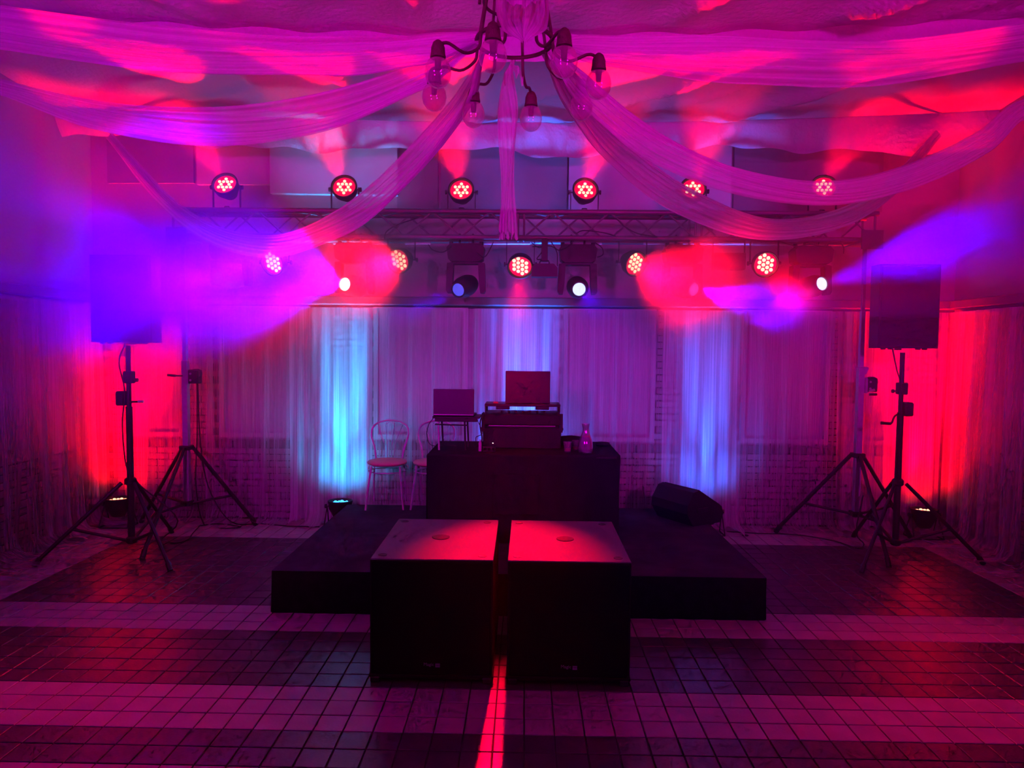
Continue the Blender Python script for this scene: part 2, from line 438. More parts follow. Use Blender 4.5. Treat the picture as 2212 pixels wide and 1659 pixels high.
# ceiling slab with beams and draped cloth
o = MB().box((XL-.1, -3, 4.62), (XR+.1, YB+.1, 4.8)).build('ceiling', M['plaster']); o['kind'] = 'structure'
def sag(x): return .011*x*x
Z1A = at(1106, 75, 5.08).z; Z1B = at(1106, 130, 5.08).z; Z2A = at(1106, 265, 6.96).z; Z2B = at(1106, 322, 7.02).z
# cloth sheets under the ceiling
def folds(x, y, k):
    a = .020*math.sin(3.1*x+2.2*y+k)+.016*math.sin(5.7*x-3.3*y+2*k)+.010*math.sin(11*x+6*y)
    a += .03*max(0, math.sin(1.9*x-1.2*y+k*1.7))**6
    for (x0, sl, wd, am) in ((2.0, -.9, .10, .10), (3.4, -.8, .12, .10), (.9, -.7, .08, .07), (-2.2, .8, .06, .07), (-.7, .1, .05, .05), (2.9, -1.1, .08, .08)):
        d = x-x0-sl*(y-5); a -= am*math.exp(-(d/wd)**2)
    return a
def sheet1(u, v):
    x = XL+.03+(XR-XL-.06)*u; y = -2.8+7.88*v
    edge = max(0, (y-4.9)/.2)
    return (x, y, Z1A+sag(x)+folds(x, y, 0)*min(1, max(0, (5.05-y)*3))+.015*math.sin(9*x)*edge)
tag(grid('ceiling_drape', sheet1, 150, 110, M['ceil_cloth']), 'pale cloth stretched under the ceiling nearest the camera, ending at the upper dark band', 'drape', 'cloth sheets under the ceiling')
def drop1(u, v):
    x = XL+.03+(XR-XL-.06)*u
    z = Z1A+sag(x)+.015*math.sin(9*x) - v*(Z1A-Z1B+.012*math.sin(4*x+1))
    return (x, 5.08+.02*math.sin(7*x)*v+.012*math.sin(23*x)*v, z)
tag(grid('ceiling_valance', drop1, 160, 8, M['ceil_cloth']), 'smooth hanging band of cloth across the ceiling above the chandelier', 'drape', 'cloth sheets under the ceiling')
def sheet2(u, v):
    x = XL+.03+(XR-XL-.06)*u; y = 5.1+1.85*v
    z0 = Z1A*(1-v)+Z2A*v+sag(x)*(1-.4*v); dip = -(Z1A-Z1B-.03)*(1-v)**3
    return (x, y, z0+dip+folds(x, y, 2.1)*math.sin(PI*min(1, max(0, v)))**.5)
tag(grid('ceiling_drape', sheet2, 150, 50, M['ceil_cloth']), 'wrinkled pale cloth under the ceiling between the two hanging bands', 'drape', 'cloth sheets under the ceiling')
def drop2(u, v):
    x = XL+.03+(XR-XL-.06)*u
    hang = Z2A-Z2B+.02+.030*math.sin(2.1*x+.6)+.022*math.sin(5.3*x)+.012*math.sin(11.7*x+1)
    if x > 2.6: hang += .06*(x-2.6)
    z = Z2A+sag(x)*.6 - v*hang
    return (x, 6.96+v*(.05*math.sin(3.3*x)+.03*math.sin(9.1*x+1))+.10*v*v, z)
tag(grid('ceiling_valance', drop2, 200, 10, M['ceil_cloth']), 'scalloped cloth edge hanging from the ceiling in front of the back wall', 'drape', 'cloth sheets under the ceiling')

# ================================================================== CURTAINS
def curtain(A, B, label, mat_, seed, zt=2.32, dens=1.0, puddle=.12, parted=0.0, group='sheer curtains along the walls'):
    """A, B: floor points (x, y) of the hanging edge; the cloth bellies towards the room"""
    A = Vector((*A, 0)); B = Vector((*B, 0)); d = (B-A); Ln = d.length; d.normalize(); n = Vector((-d.y, d.x, 0))
    if n.dot(Vector((0, 3.5, 0))-A) < 0: n = -n
    rnd = random.Random(seed); ph = [rnd.uniform(0, 6.3) for _ in range(8)]
    def fn(u, v):
        z = zt*(1-v); 
        s = u*Ln
        sq = 1 - .10*parted*math.sin(PI*v)            # slight gather at mid height
        s2 = Ln/2+(s-Ln/2)*sq
        amp = (.016+.030*v)*dens
        off = amp*(math.sin(s*24+ph[0]+.9*math.sin(v*2+ph[1]))+.6*math.sin(s*51+ph[2]+v)+.5*math.sin(s*9+ph[3]+1.3*v))
        off += .02*v
        zz = z
        if z < .16:
            t = (.16-z)/.16; off += puddle*t*t*(1+.7*math.sin(s*13+ph[4])+.5*math.sin(s*31+ph[5])); zz = max(.006+.035*abs(math.sin(s*19+ph[6]))*t+.02*abs(math.sin(s*47+ph[7])), z*(1-.3*t))
        return A+d*s2+n*off+Vector((0, 0, zz))
    nu = max(40, int(Ln*60))
    o = grid('sheer_curtain', fn, nu, 34, mat_)
    # swap so that v runs down: UV.x along height (stretched), UV.y across folds
    uvl = o.data.uv_layers[0]; arr = np.zeros(len(uvl.data)*2); uvl.data.foreach_get('uv', arr); arr = arr.reshape(-1, 2)
    out = np.stack([arr[:, 1]*1.2+seed, arr[:, 0]*Ln*.55+seed*.37], 1).ravel(); uvl.data.foreach_set('uv', out)
    return tag(o, label, 'curtain', group)
YC = 7.36
curtain((-4.55, YC), (-3.35, YC+.03), 'sheer white curtain in the far corner behind the speaker stand, lit red', M['sheer'], 1)
curtain((-3.4, YC+.02), (-2.45, YC+.02), 'sheer curtain behind the metal winch stand with coiled cables, beside the blue-lit curtain', M['sheer'], 2)
curtain((-2.50, YC), (-1.62, YC), 'gathered sheer curtain lit bright cyan-blue beside the chrome chair', M['sheer_dense'], 3)
curtain((-1.66, YC+.04), (-.62, YC+.04), 'sheer curtain behind the two chrome chairs', M['sheer'], 4)
curtain((-.66, YC), (.42, YC), 'gathered sheer curtain behind the upright black screen on the table', M['sheer_dense'], 5)
curtain((.40, YC+.04), (1.50, YC+.04), 'sheer curtain behind the water carafe', M['sheer'], 6)
curtain((1.46, YC), (2.30, YC), 'gathered sheer curtain lit blue behind the wedge monitor', M['sheer_dense'], 7)
curtain((2.26, YC+.03), (3.30, YC+.03), 'sheer curtain behind the winch stand, between blue and red light', M['sheer'], 8, parted=.6)
curtain((3.28, YC), (4.45, YC), 'gathered sheer curtain lit red behind the tripod of the speaker', M['sheer_dense'], 9)
curtain((4.42, YC-.02), (4.40, 6.15), 'sheer curtain by the corner above the thin white cable', M['sheer_dense'], 10, puddle=.2, group='sheer curtains on the side walls')
curtain((4.40, 6.2), (4.38, 4.2), 'sheer curtain on the side wall with a gap near the floor, past the red-lit one', M['sheer'], 11, puddle=.25, group='sheer curtains on the side walls')
curtain((-4.50, 7.3), (-4.46, 6.3), 'gathered sheer curtain glowing red by the speaker stand, near the floor lamp', M['sheer_dense'], 12, puddle=.2, group='sheer curtains on the side walls')
curtain((-4.46, 6.35), (-4.42, 4.2), 'sheer purple-lit curtain with a torn gap near the floor and fluffy hem', M['sheer'], 13, puddle=.25, group='sheer curtains on the side walls')

# ================================================================== STAGE
st = thing('stage_platform', 'low black carpeted stage with table, chairs and monitor on it', 'stage', (0, 4.85, 0))
def stop(u, v):
    x = -1.79+3.51*u; y = v*2.12
    w = .004*math.sin(9*x+3*y)+.003*math.sin(17*x-8*y)+.006*math.exp(-((y-1.0)/.015)**2)-.006*math.exp(-((y-.55-.1*x)/.02)**2)
    return (x+.02*u*0, y, .302+w*min(1, 6*min(u, 1-u, v+.02, 1.02-v)))
grid('carpet', stop, 90, 70, M['stage_carpet'], st)
def sk(p0, p1):
    p0 = Vector(p0); p1 = Vector(p1); d = p1-p0; n = Vector((d.y, -d.x, 0)).normalized(); L_ = d.length
    def fn(u, v): return p0+d*u+n*(.004*math.sin(u*L_*30)+.006*v)*v+Vector((0, 0, .302*(1-v)+.002))
    return fn
grid('skirt', sk((-1.79, 0, 0), (1.72, 0, 0)), 100, 4, M['stage_skirt'], st)
grid('skirt', sk((-1.79, 2.12, 0), (-1.79, 0, 0)), 60, 4, M['stage_skirt'], st)
grid('skirt', sk((1.72, 0, 0), (1.72, 2.12, 0)), 60, 4, M['stage_skirt'], st)
MB().box((-1.76, .03, .02), (1.69, 2.1, .285)).build('deck', M['black'], st)

# ================================================================== SUBWOOFERS
def text_mesh(txt, size, name, m, parent, loc, rot):
    cu = bpy.data.curves.new(name, 'FONT'); cu.body = txt; cu.size = size; cu.extrude = .0006; cu.resolution_u = 2
    tmp = bpy.data.objects.new(name, cu); COL.objects.link(tmp); dg = bpy.context.evaluated_depsgraph_get()
    me = bpy.data.meshes.new_from_object(tmp.evaluated_get(dg)); bpy.data.objects.remove(tmp)
    me.materials.clear(); me.materials.append(m)
    o = bpy.data.objects.new(name, me); COL.objects.link(o); o.parent = parent; o.location = loc; o.rotation_euler = rot; return o
def sub(x0, x1, label, rz):
    w = x1-x0; h = .705; dpt = .92
    t = thing('subwoofer', label, 'speaker', ((x0+x1)/2, 3.86, 0), rz, 'subwoofers in front of the stage')
    a, b = -w/2, w/2
    MB().box((a, .012, .035), (b, dpt, h-.004), .004).build('cabinet', M['sub_side'], t)
    # top board with four stacking recesses and a round cap
    n = 20; top = MB(); N_ = 28
    # top as grid with holes done by ring quads around each recess
    cs = [(a+.055, .075), (b-.065, .075), (a+.055, dpt-.075), (b-.075, dpt-.075)]
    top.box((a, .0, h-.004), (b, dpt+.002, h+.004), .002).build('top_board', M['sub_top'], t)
    for (cx, cy) in cs:
        MB().lathe([(.026, 0), (.026, .0015), (.021, .0022), (.018, .0008), (.0, .0008)], n, 'Z', (cx, cy, h+.004)).build('stacking_cup', M['black'], t, True)
    MB().lathe([(.055, 0), (.055, .003), (.050, .0045), (.0, .005)], 30, 'Z', (.0, dpt*.5, h+.004)).build('pole_mount_cap', M['speaker'], t, True)
    g = MB().box((a+.012, -.008, .045), (b-.012, .012, h-.012), .006); g.build('grille', M['grille'], t)
    fr = MB()
    fr.box((a, -.012, .02), (b, .014, .045), .004).box((a, -.006, h-.014), (b, .014, h-.002), .003)
    fr.box((a, -.006, .045), (a+.012, .014, h-.012), .003).box((b-.012, -.006, .045), (b, .014, h-.012), .003)
    fr.build('front_frame', M['sub_side'], t)
    for sx in (-1, 1):
        MB().box((sx*(w/2-.03)-.028, -.02, 0), (sx*(w/2-.03)+.028, .06, .034), .006).build('foot', M['black'], t)
        MB().box((sx*(w/2-.03)-.028, dpt-.07, 0), (sx*(w/2-.03)+.028, dpt-.01, .034), .006).build('foot', M['black'], t)
    MB().box((a-.006, -.014, .03), (b+.006, .9, .042), .003).build('base_board', M['sub_side'], t)
    bx = a+.31
    text_mesh('Magic', .026, 'lettering', M['logo'], t, (bx-.005, -.0095, .098), (PI/2, 0, 0))
    bd = MB(); bd.box((bx+.062, -.011, .090), (bx+.088, -.008, .099)).box((bx+.062, -.011, .103), (bx+.088, -.008, .112)).box((bx+.064, -.0105, .099), (bx+.068, -.008, .103)).box((bx+.082, -.0105, .099), (bx+.086, -.008, .103))
    bd.build('logo_mark', M['logo'], t)
    return t
sub(-.862, -.166, 'black subwoofer cabinet, the one before the chairs, with purple sheen on its top', .004)
sub(-.083, .612, 'black subwoofer cabinet with brighter red top, on the wedge-monitor side', -.004)

# ================================================================== TABLE
tb = thing('table', 'folding table hidden under black cloth on the stage, holding the mixing gear', 'table', (0, 0, .302))
mb = MB().box((-.76, 5.68, .70), (.765, 6.5, .722), .004).build('tabletop', M['black'], tb)
for x in (-.7, .7):
    for y in (5.75, 6.42): MB().tube([(x, y, .0), (x, y, .7)], .014).build('leg', M['black'], tb)
def tc_front(u, v):
    x = -.785+1.575*u; s = x*9
    y = 5.655+.016*v*math.sin(s*3.1+1)+.010*v*math.sin(s*7)+.012*v
    return (x, y+.075*(x+.0)/1.55*1.0, 1.03-v*.725)
TY0 = lambda x: 5.655+.048*(x)
def tcf(u, v):
    # top drapes over the front edge
    x = -.785+1.575*u
    if v < .25:
        t = v/.25; return (x, TY0(x)+.85*(1-t), 1.031+.002*math.sin(x*14)*math.sin(t*9))
    t = (v-.25)/.75
    return (x, TY0(x)-.004+.014*t*math.sin(x*22+1)+.009*t*math.sin(x*47), 1.03-t*.724)
tcl = thing('tablecloth', 'black cloth over the table with a fold line and dim blue patch at its front', 'tablecloth', (0, 0, .302))
def shift(fn): return lambda u, v: Vector(fn(u, v))-Vector((0, 0, .302))
grid('cloth', shift(tcf), 110, 60, M['black_cloth'], tcl)
def side(x, s):
    def fn(u, v):
        y = TY0(x)+.85*u; return (x+s*(.006+.012*v*math.sin(y*24)), y, 1.03-v*.724)
    return fn
grid('side_drop', shift(side(-.785, -1)), 30, 16, M['black_cloth'], tcl)
grid('side_drop', shift(side(.79, 1)), 30, 16, M['black_cloth'], tcl)
MB().prism([(-.235, -.0), (.13, -.0), (.12, -.33), (-.25, -.33)], -.004, .004, 'Y').build('hanging_flap', M['black_cloth'], tcl).location = (0, 5.625, .575)
TZ = 1.034
# flight case / rack with mixer
cx = -.02
rk = thing('rack_case', 'dark flight case rack in the middle of the table under the mixing desk', 'case', (0, 6.0, TZ))
A = at(1043, 965, 6.0); B = at(1212, 965, 6.0); zt = at(1128, 893, 6.0).z-TZ; zm = at(1128, 921, 6.0).z-TZ
MB().box((A.x, 0, 0), (B.x, .42, zm-.012), .008).build('case_body', M['speaker'], rk)
MB().box((A.x+.02, .04, zm-.013), (B.x-.02, .4, zm+.012)).build('inner_shelf', M['black'], rk)
MB().box((A.x+.05, .036, zm-.003), (B.x-.05, .04, zm+.005)).build('edge_or_gap_strip', M['alu'], rk)  # pale strip stands in for blue curtain light seen through a gap
MB().box((A.x, -.005, zm+.010), (B.x, .43, zt-.01), .008).build('case_lid', M['speaker'], rk)
for xx in (A.x+.0, B.x-.0):
    MB().box((xx-.012, -.012, zm-.05), (xx+.012, .02, zt), .003).build('corner_guard', M['black'], rk)
    MB().lathe([(.018, -.004), (.018, .004)], 12, 'Y', (xx, -.014, zm-.02)).build('catch', M['black'], rk)
for i in range(7):
    MB().tube([(A.x+.22+i*.062-.06, .1+.0, zt-.012), (A.x+.22+i*.062-.06, .1, zt+.018)], .012, 8).build('control_knob', M['black'], rk)
# stand over the mixer
sd = thing('equipment_shelf', 'black raised shelf bridging the mixer, carrying the upright screen', 'shelf', (0, 6.05, TZ))
zs = at(1128, 873, 6.05).z-TZ; a = at(1047, 873, 6.05).x; b = at(1211, 873, 6.05).x
MB().box((a, 0, zs-.022), (b, .28, zs), .004).build('shelf_board', M['black'], sd)
MB().box((a+.10, .0, zs-.05), (a+.22, .02, zs-.02), .004).build('edge_or_gap_strip', M['black'], sd)
MB().box((b-.22, .0, zs-.05), (b-.10, .02, zs-.02), .004).build('edge_or_gap_strip', M['black'], sd)
for xx, s in ((a+.008, 1), (b-.008, -1)):
    MB().tube([(xx, .02, zs-.01), (xx-.0*s, .02, zs-.07), (xx+.03*s, .02, zs-.10)], .007).build('leg', M['black'], sd)
    MB().tube([(xx, .26, zs-.01), (xx, .26, zs-.10)], .007).build('leg', M['black'], sd)
# screen (laptop seen from behind)
q0 = at(1092, 805, 6.12); q1 = at(1188, 876, 6.12)
lp = thing('laptop', 'dark laptop standing open on the raised shelf, lid towards the room', 'laptop', ((q0.x+q1.x)/2, 6.12, TZ+zs+.001))
hw = (q1.x-q0.x)/2; hh = q0.z-q1.z
MB().box((-hw, .01, 0), (hw, .28-.1, .014), .004).build('keyboard_base', M['black'], lp)
MB().box((-hw, -.008, .0), (hw, .004, hh), .004).build('lid', M['black'], lp)
ca = MB().lathe([(.022, 0), (.024, .006), (.018, .014), (0, .016)], 16)
ca = ca.build('round_dial', M['red_bits'], None, True); ca.location = (at(1071, 868, 6.1).x, 6.1, TZ+zs+.001); tag(ca, 'small round reddish tin at the end of the raised shelf', 'tin')
# laptop on folding stand at the left
q0 = at(936, 839, 5.85); q1 = at(1024, 899, 5.85); zl = q1.z
ls = thing('laptop_stand', 'black folding laptop stand at the chair end of the table', 'stand', ((q0.x+q1.x)/2, 5.85, TZ))
MB().prism([(-.18, 0), (.22, 0), (.22, .26), (-.18, .26)], zl-TZ-.022, zl-TZ-.006, 'Z').build('tray', M['black'], ls)
MB().box((-.16, .0, zl-TZ-.05), (.2, .02, zl-TZ-.02), .004).build('front_lip', M['black'], ls)
for xx, mm in ((-.125, M['alu']), (.10, M['black'])):
    MB().tube([(xx, .02, 0), (xx-.008, .02, zl-TZ-.02)], .008).build('leg', mm, ls)
    MB().tube([(xx+.01, .24, 0), (xx-.006, .24, zl-TZ-.02)], .008).build('leg', M['black'], ls)
MB().tube([(-.16, .015, zl-TZ-.075), (.12, .015, zl-TZ-.08)], .006).build('cross_bar', M['black'], ls)
l2 = thing('laptop', 'grey laptop with open lid on the folding stand, near the chairs', 'laptop', ((q0.x+q1.x)/2, 5.85, zl-.004), -.03)
hw = (q1.x-q0.x)/2; hh = q0.z-q1.z
MB().box((-hw, .01, 0), (hw, .24, .014), .004).build('keyboard_base', M['black'], l2)
MB().box((-hw, -.006, .006), (hw, .004, hh), .004).build('lid', M['laptop'], l2)
MB().box((-hw+.004, -.008, .012), (hw-.004, -.006, .018)).build('hinge_strip', M['chrome'], l2)
# carafe, glasses, bowl, sockets
def lathe_thing(name, prof, m, label, cat, loc, group=None, n=24):
    t = thing(name, label, cat, loc, 0, group); MB().lathe(prof, n).build('glass_wall', m, t, True); return t
pc = at(1264, 970, 5.85)
c = lathe_thing('carafe', [(.055, 0), (.062, .01), (.064, .04), (.058, .10), (.036, .155), (.026, .185), (.026, .20), (.034, .235), (.036, .245), (.033, .245), (.023, .20), (.033, .155), (.054, .10), (.058, .012), (0, .008)], M['jug'], 'clear glass carafe half full of water with red pieces floating in it', 'carafe', (pc.x, 5.82, TZ))
MB().lathe([(.054, .012), (.057, .04), (.053, .10), (.040, .135), (0, .136)], 24).build('water', M['water'], c, True)
MB().lathe([(.038, .134), (.036, .142), (0, .144)], 12).build('fruit_pieces', M['red_bits'], c)
for (px_, r) in ((1226, .035), (1244, .034)):
    P = at(px_, 968, 5.85+(.1 if px_ == 1244 else 0))
    g = lathe_thing('tumbler', [(r*.85, 0), (r, .085), (r*.92, .085), (r*.78, .008), (0, .006)], M['jug'], 'short drinking glass %s' % ('farther from the carafe' if px_ == 1226 else 'right beside the carafe'), 'glass', (P.x, P.y, TZ), 'glasses beside the carafe')
    MB().lathe([(r*.76, .01), (r*.8, .03), (0, .032)], 16).build('drink', M['red_bits'], g)
P = at(1232, 950, 6.2); o = MB().lathe([(.06, 0), (.11, .03), (.125, .06), (.10, .085), (.03, .095), (0, .095)], 24).build('cloth_cap', M['black_cloth'], None, True); o.location = (P.x, 6.2, TZ); o.scale = (1, .8, 1)
tag(o, 'dark rounded cap lying between the rack and the glasses', 'cap')
P = at(1300, 955, 6.3); o = MB().lathe([(.05, 0), (.07, .015), (.06, .03), (0, .035)], 20).build('coiled_strap', M['black_cloth'], None, True); o.location = (P.x, 6.25, TZ); tag(o, 'flat black bundle on the table behind the carafe', 'bundle')
P = at(1057, 967, 5.80); ps = thing('power_strip', 'small black three-way socket strip with a glowing red pin light', 'socket', (P.x, 5.80, TZ))
MB().box((-.055, -.012, 0), (.055, .03, .045), .004).build('housing', M['black'], ps)
for k in range(3): MB().lathe([(.014, 0), (.014, -.002), (.011, -.002), (.011, 0)], 14, 'Y', (-.035+k*.035, -.0125, .024)).build('socket_ring', M['speaker'], ps)
MB().lathe([(0, .006), (.004, .004), (.004, 0)], 10, 'Z', (.03, 0, .072)).build('pilot_light', M['pin_led'], ps); MB().tube([(.03, 0, .045), (.03, 0, .073)], .002).build('light_stem', M['black'], ps)
P = at(1037, 955, 5.83); o = MB().lathe([(.014, 0), (.014, .07), (.006, .085), (.006, .10), (0, .10)], 16).build('small_bottle', M['plaster'], None, True); o.location = (P.x, 5.83, TZ); tag(o, 'small pale bottle beside the rack on the chair side', 'bottle')
def cable(pts, r, label, m=None, n=28, group=None):
    o = MB().tube(cat_curve(pts, n), r, 6).build('cable', m or M['cable'], None, True); return tag(o, label, 'cable', group)
g_ = 'cables on the table'
cable([at(940, 898, 5.9), at(925, 920, 5.9), at(923, 945, 5.88), at(935, 965, 5.88)+Vector((0, 0, .01)), at(985, 968, 5.9)+Vector((0, 0, .02))], .0035, 'thin black cable hanging in a loop beneath the grey laptop', group=g_)
cable([at(1030, 905, 5.9), at(1042, 935, 5.9), at(1028, 945, 5.85), at(1030, 960, 5.85)], .003, 'thin black cable from the grey laptop down to the rack', group=g_)
cable([at(1045, 890, 5.95), at(1037, 915, 5.95), at(1041, 950, 5.9), at(1030, 965, 5.86)], .007, 'thick black cable bundle down the side of the rack', group=g_)

# ================================================================== CHAIRS
def chair(loc, rz, label):
    t = thing('chair', label, 'chair', loc, rz, 'chrome cafe chairs')
    MB().lathe([(0, .425), (.17, .425), (.196, .437), (.20, .45), (.19, .462), (.12, .475), (0, .478)], 32).build('seat', M['seat'], t, True)
    r = .0105
    for sx in (-1, 1):
        MB().tube([(sx*.14, -.12, .425), (sx*.165, -.17, .2), (sx*.185, -.20, 0)], r).build('leg', M['chrome'], t, True)
        MB().tube([(sx*.15, .13, .43), (sx*.16, .17, .2), (sx*.165, .22, 0)], r).build('leg', M['chrome'], t, True)
    ring = [(.185*math.cos(a), .175*math.sin(a), .36) for a in [2*PI*k/28 for k in range(28)]]
    MB().tube(ring, .006, 8, True).build('leg_ring', M['chrome'], t, True)
    for sx in (-1, 1):
        MB().tube([(sx*.15, .14, .43), (sx*.20, .10, .385), (sx*.2, .08, .36)], .006).build('side_stay', M['chrome'], t)
    hoop = cat_curve([(-.13, .13, .43), (-.15, .165, .56), (-.19, .20, .70), (-.155, .225, .80), (0, .235, .845), (.155, .225, .80), (.19, .20, .70), (.15, .165, .56), (.13, .13, .43)], 44)
    MB().tube(hoop, r).build('back_hoop', M['chrome'], t, True)
    for sx in (-1, 1):
        for k, (b, m_, tp) in enumerate(((.022, .03, .045), (.05, .075, .13))):
            MB().tube(cat_curve([(sx*b, .15, .45), (sx*b*1.1, .18, .60), (sx*m_*1.2, .205, .70), (sx*tp, .225, .80), (sx*(tp-.012), .228, .825)], 16), .0035, 6).build('back_spoke', M['chrome'], t, True)
    MB().tube(cat_curve([(-.04, .226, .80), (0, .232, .83), (.04, .226, .80)], 10), .0035, 6).build('back_spoke', M['chrome'], t, True)
    return t
chair((-1.375, 6.93, .302), .06, 'chrome chair with round reddish seat standing clear of the table on the stage')
chair((-.915, 6.95, .302), -.05, 'chrome chair with round seat half hidden behind the black table')

# ================================================================== WEDGE MONITOR
wd = thing('wedge_monitor', 'black wedge monitor speaker lying on the rear corner of the stage', 'speaker', (1.56, 6.55, .302), math.radians(122))
prof = [(-.20, 0), (.17, 0), (.25, .14), (.20, .30), (.08, .33), (-.21, .12)]
prof = [(-.19, .0), (.16, .0), (.24, .12), (.235, .20), (.16, .31), (.10, .325), (-.20, .15), (-.225, .08)]
MB().prism([(a_, b_) for a_, b_ in prof], -.235, .235, 'X').build('cabinet', M['speaker'], wd)
gr = MB(); d_ = Vector((0, .30, .175)).normalized(); nrm = Vector((0, -d_.z, d_.y))
p0 = Vector((0, -.19, .155)); p1 = Vector((0, .09, .32)); o_ = nrm*.008
gr.add([Vector((-.22, p0.y, p0.z))+o_, Vector((.22, p0.y, p0.z))+o_, Vector((.22, p1.y, p1.z))+o_, Vector((-.22, p1.y, p1.z))+o_, Vector((-.22, p0.y, p0.z)), Vector((.22, p0.y, p0.z)), Vector((.22, p1.y, p1.z)), Vector((-.22, p1.y, p1.z))], [(0, 1, 2, 3), (0, 4, 5, 1), (1, 5, 6, 2), (2, 6, 7, 3), (3, 7, 4, 0)])
gr.build('grille', M['grille'], wd)
for sx in (-1, 1): MB().box((sx*.235-.006, -.02, .12), (sx*.235+.006, .12, .16), .003).build('handle', M['black'], wd)

# ================================================================== PAR LAMPS
def rot_to(d):
    """matrix taking local -Y (lamp face) to direction d, keeping X level"""
    d = Vector(d).normalized(); y = -d; x = y.cross(Vector((0, 0, 1)))
    if x.length < 1e-3: x = Vector((1, 0, 0))
    x.normalize()
    z = x.cross(y); return Matrix((x, y, z)).transposed().to_4x4()
led_me = {}
def led_mesh(kind, rad):
    k = (kind, rad)
    if k not in led_me:
        mb = MB().lathe([(rad, 0), (rad*.95, -.005), (rad*.6, -.009), (0, -.011)], 10, 'Y'); o = mb.build('led_lens', M[kind]); led_me[k] = o.data
        smoothen(o.data, 80); bpy.data.objects.remove(o)
    return led_me[k]
STAR = [(0, 2)]+[(-1.5, 1), (-.5, 1), (.5, 1), (1.5, 1)]+[(-1, 0), (1, 0)]+[(-1.5, -1), (-.5, -1), (.5, -1), (1.5, -1)]+[(0, -2)]
HEX = [(-1.5, .9+.5-.5*k*0-1.0*k) for k in range(3)]+[(-.5, 1.9-1.0*k) for k in range(4)]+[(.5, 1.35-1.0*k) for k in range(4)]+[(1.5, .85-1.0*k) for k in range(3)]
HEX = [(x*.87, y) for x, y in HEX]
def par(pos, d, label, pattern, led, kind, group, hang=None, stand=None, col=RED, power=0, angle=40, face='face_red', floorz=None, blend=.5, aim=None, ls=.125, size=.05, spill=0):
    """pos: centre of the housing; d: where it points"""
    P = Vector(pos); R = rot_to(d); base = Vector((P.x, P.y, hang if hang else (stand if stand is not None else floorz)))
    t = thing('par_lamp', label, 'stage lamp', base, 0, group); Xf = Matrix.Translation(P-base) @ R
    mb = MB(); mb.X = Xf
    mb.lathe([(.0, .13), (.055, .13), (.065, .12), (.075, .10), (.095, .06), (.118, .02), (.122, -.03), (.128, -.045), (.128, -.062), (.118, -.066), (.112, -.06), (.106, -.04)], 28, 'Y'); mb.build('housing', M['black'], t, True)
    mb = MB(); mb.X = Xf; mb.lathe([(.108, -.038), (.108, -.042), (0, -.042)], 28, 'Y'); mb.build('lamp_face', M[face], t)
    sx_ = .039 if pattern is STAR else .0455
    for (lx, lz) in pattern:
        o = bpy.data.objects.new('led_lens', led_mesh(led, .0155 if pattern is STAR else .0185)); COL.objects.link(o); o.parent = t
        o.matrix_local = Xf @ Matrix.Translation((lx*sx_, -.043, lz*(sx_*.84 if pattern is STAR else sx_)))
    zb = (base.z-P.z)
    for s in (-1, 1):
        mb = MB(); mb.X = Matrix.Translation(P-base)
        mb.lathe([(.0, 0), (.022, 0), (.022, .014), (.008, .014), (.008, .03)], 12, 'X', (0, 0, 0)); mb2 = mb
        mb = MB(); c0 = P-base
        mb.lathe([(.008, -.03), (.008, 0), (.022, 0), (.022, .016), (0, .016)], 12, 'X', c0+Vector((.145, 0, 0))) if s > 0 else mb.lathe([(0, -.016), (.022, -.016), (.022, 0), (.008, 0), (.008, .03)], 12, 'X', c0+Vector((-.145, 0, 0)))
        mb.build('side_knob', M['black'], t)
    c0 = P-base; br = MB(); e = .006
    if floorz is None:
        lo, hi = (min(0, c0.z), max(0, c0.z)) 
        for s in (-1, 1): br.box((c0.x+s*.135-.004, c0.y-.014, lo), (c0.x+s*.135+.004, c0.y+.014, hi+ (0 if hang else .02)))
        br.box((c0.x-.139, c0.y-.014, -.004), (c0.x+.139, c0.y+.014, .004)); br.build('yoke', M['black'], t)
        MB().tube([(-.03, 0, -.01 if hang else 0), (-.02, 0, .02), (.02, 0, .02), (.03, 0, 0)], .006).build('clamp', M['black'], t)
    else:
        for s in (-1, 1):
            for k in (-1, 1): br.tube([(c0.x+s*.137, c0.y, c0.z), (c0.x+s*.15, c0.y+k*.10, .006)], .006, 6)
            br.tube([(c0.x+s*.15, c0.y-.10, .006), (c0.x+s*.15, c0.y+.10, .006)], .006, 6)
        br.tube([(c0.x-.15, c0.y-.10, .006), (c0.x+.15, c0.y-.10, .006)], .0055, 6)
        br.build('floor_bracket', M['black'], t)
    if power:
        dd = Vector(d).normalized(); ad = Vector(aim or d).normalized(); spot('lamp_light', P+dd*ls, P+dd*ls+ad, col, power, angle, blend, size, t)
        if spill: spot('lamp_spill', P+dd*ls, P+dd*ls+Vector((0, .45, 1)), col, power*spill, 140, 1, .10, t)
    return t
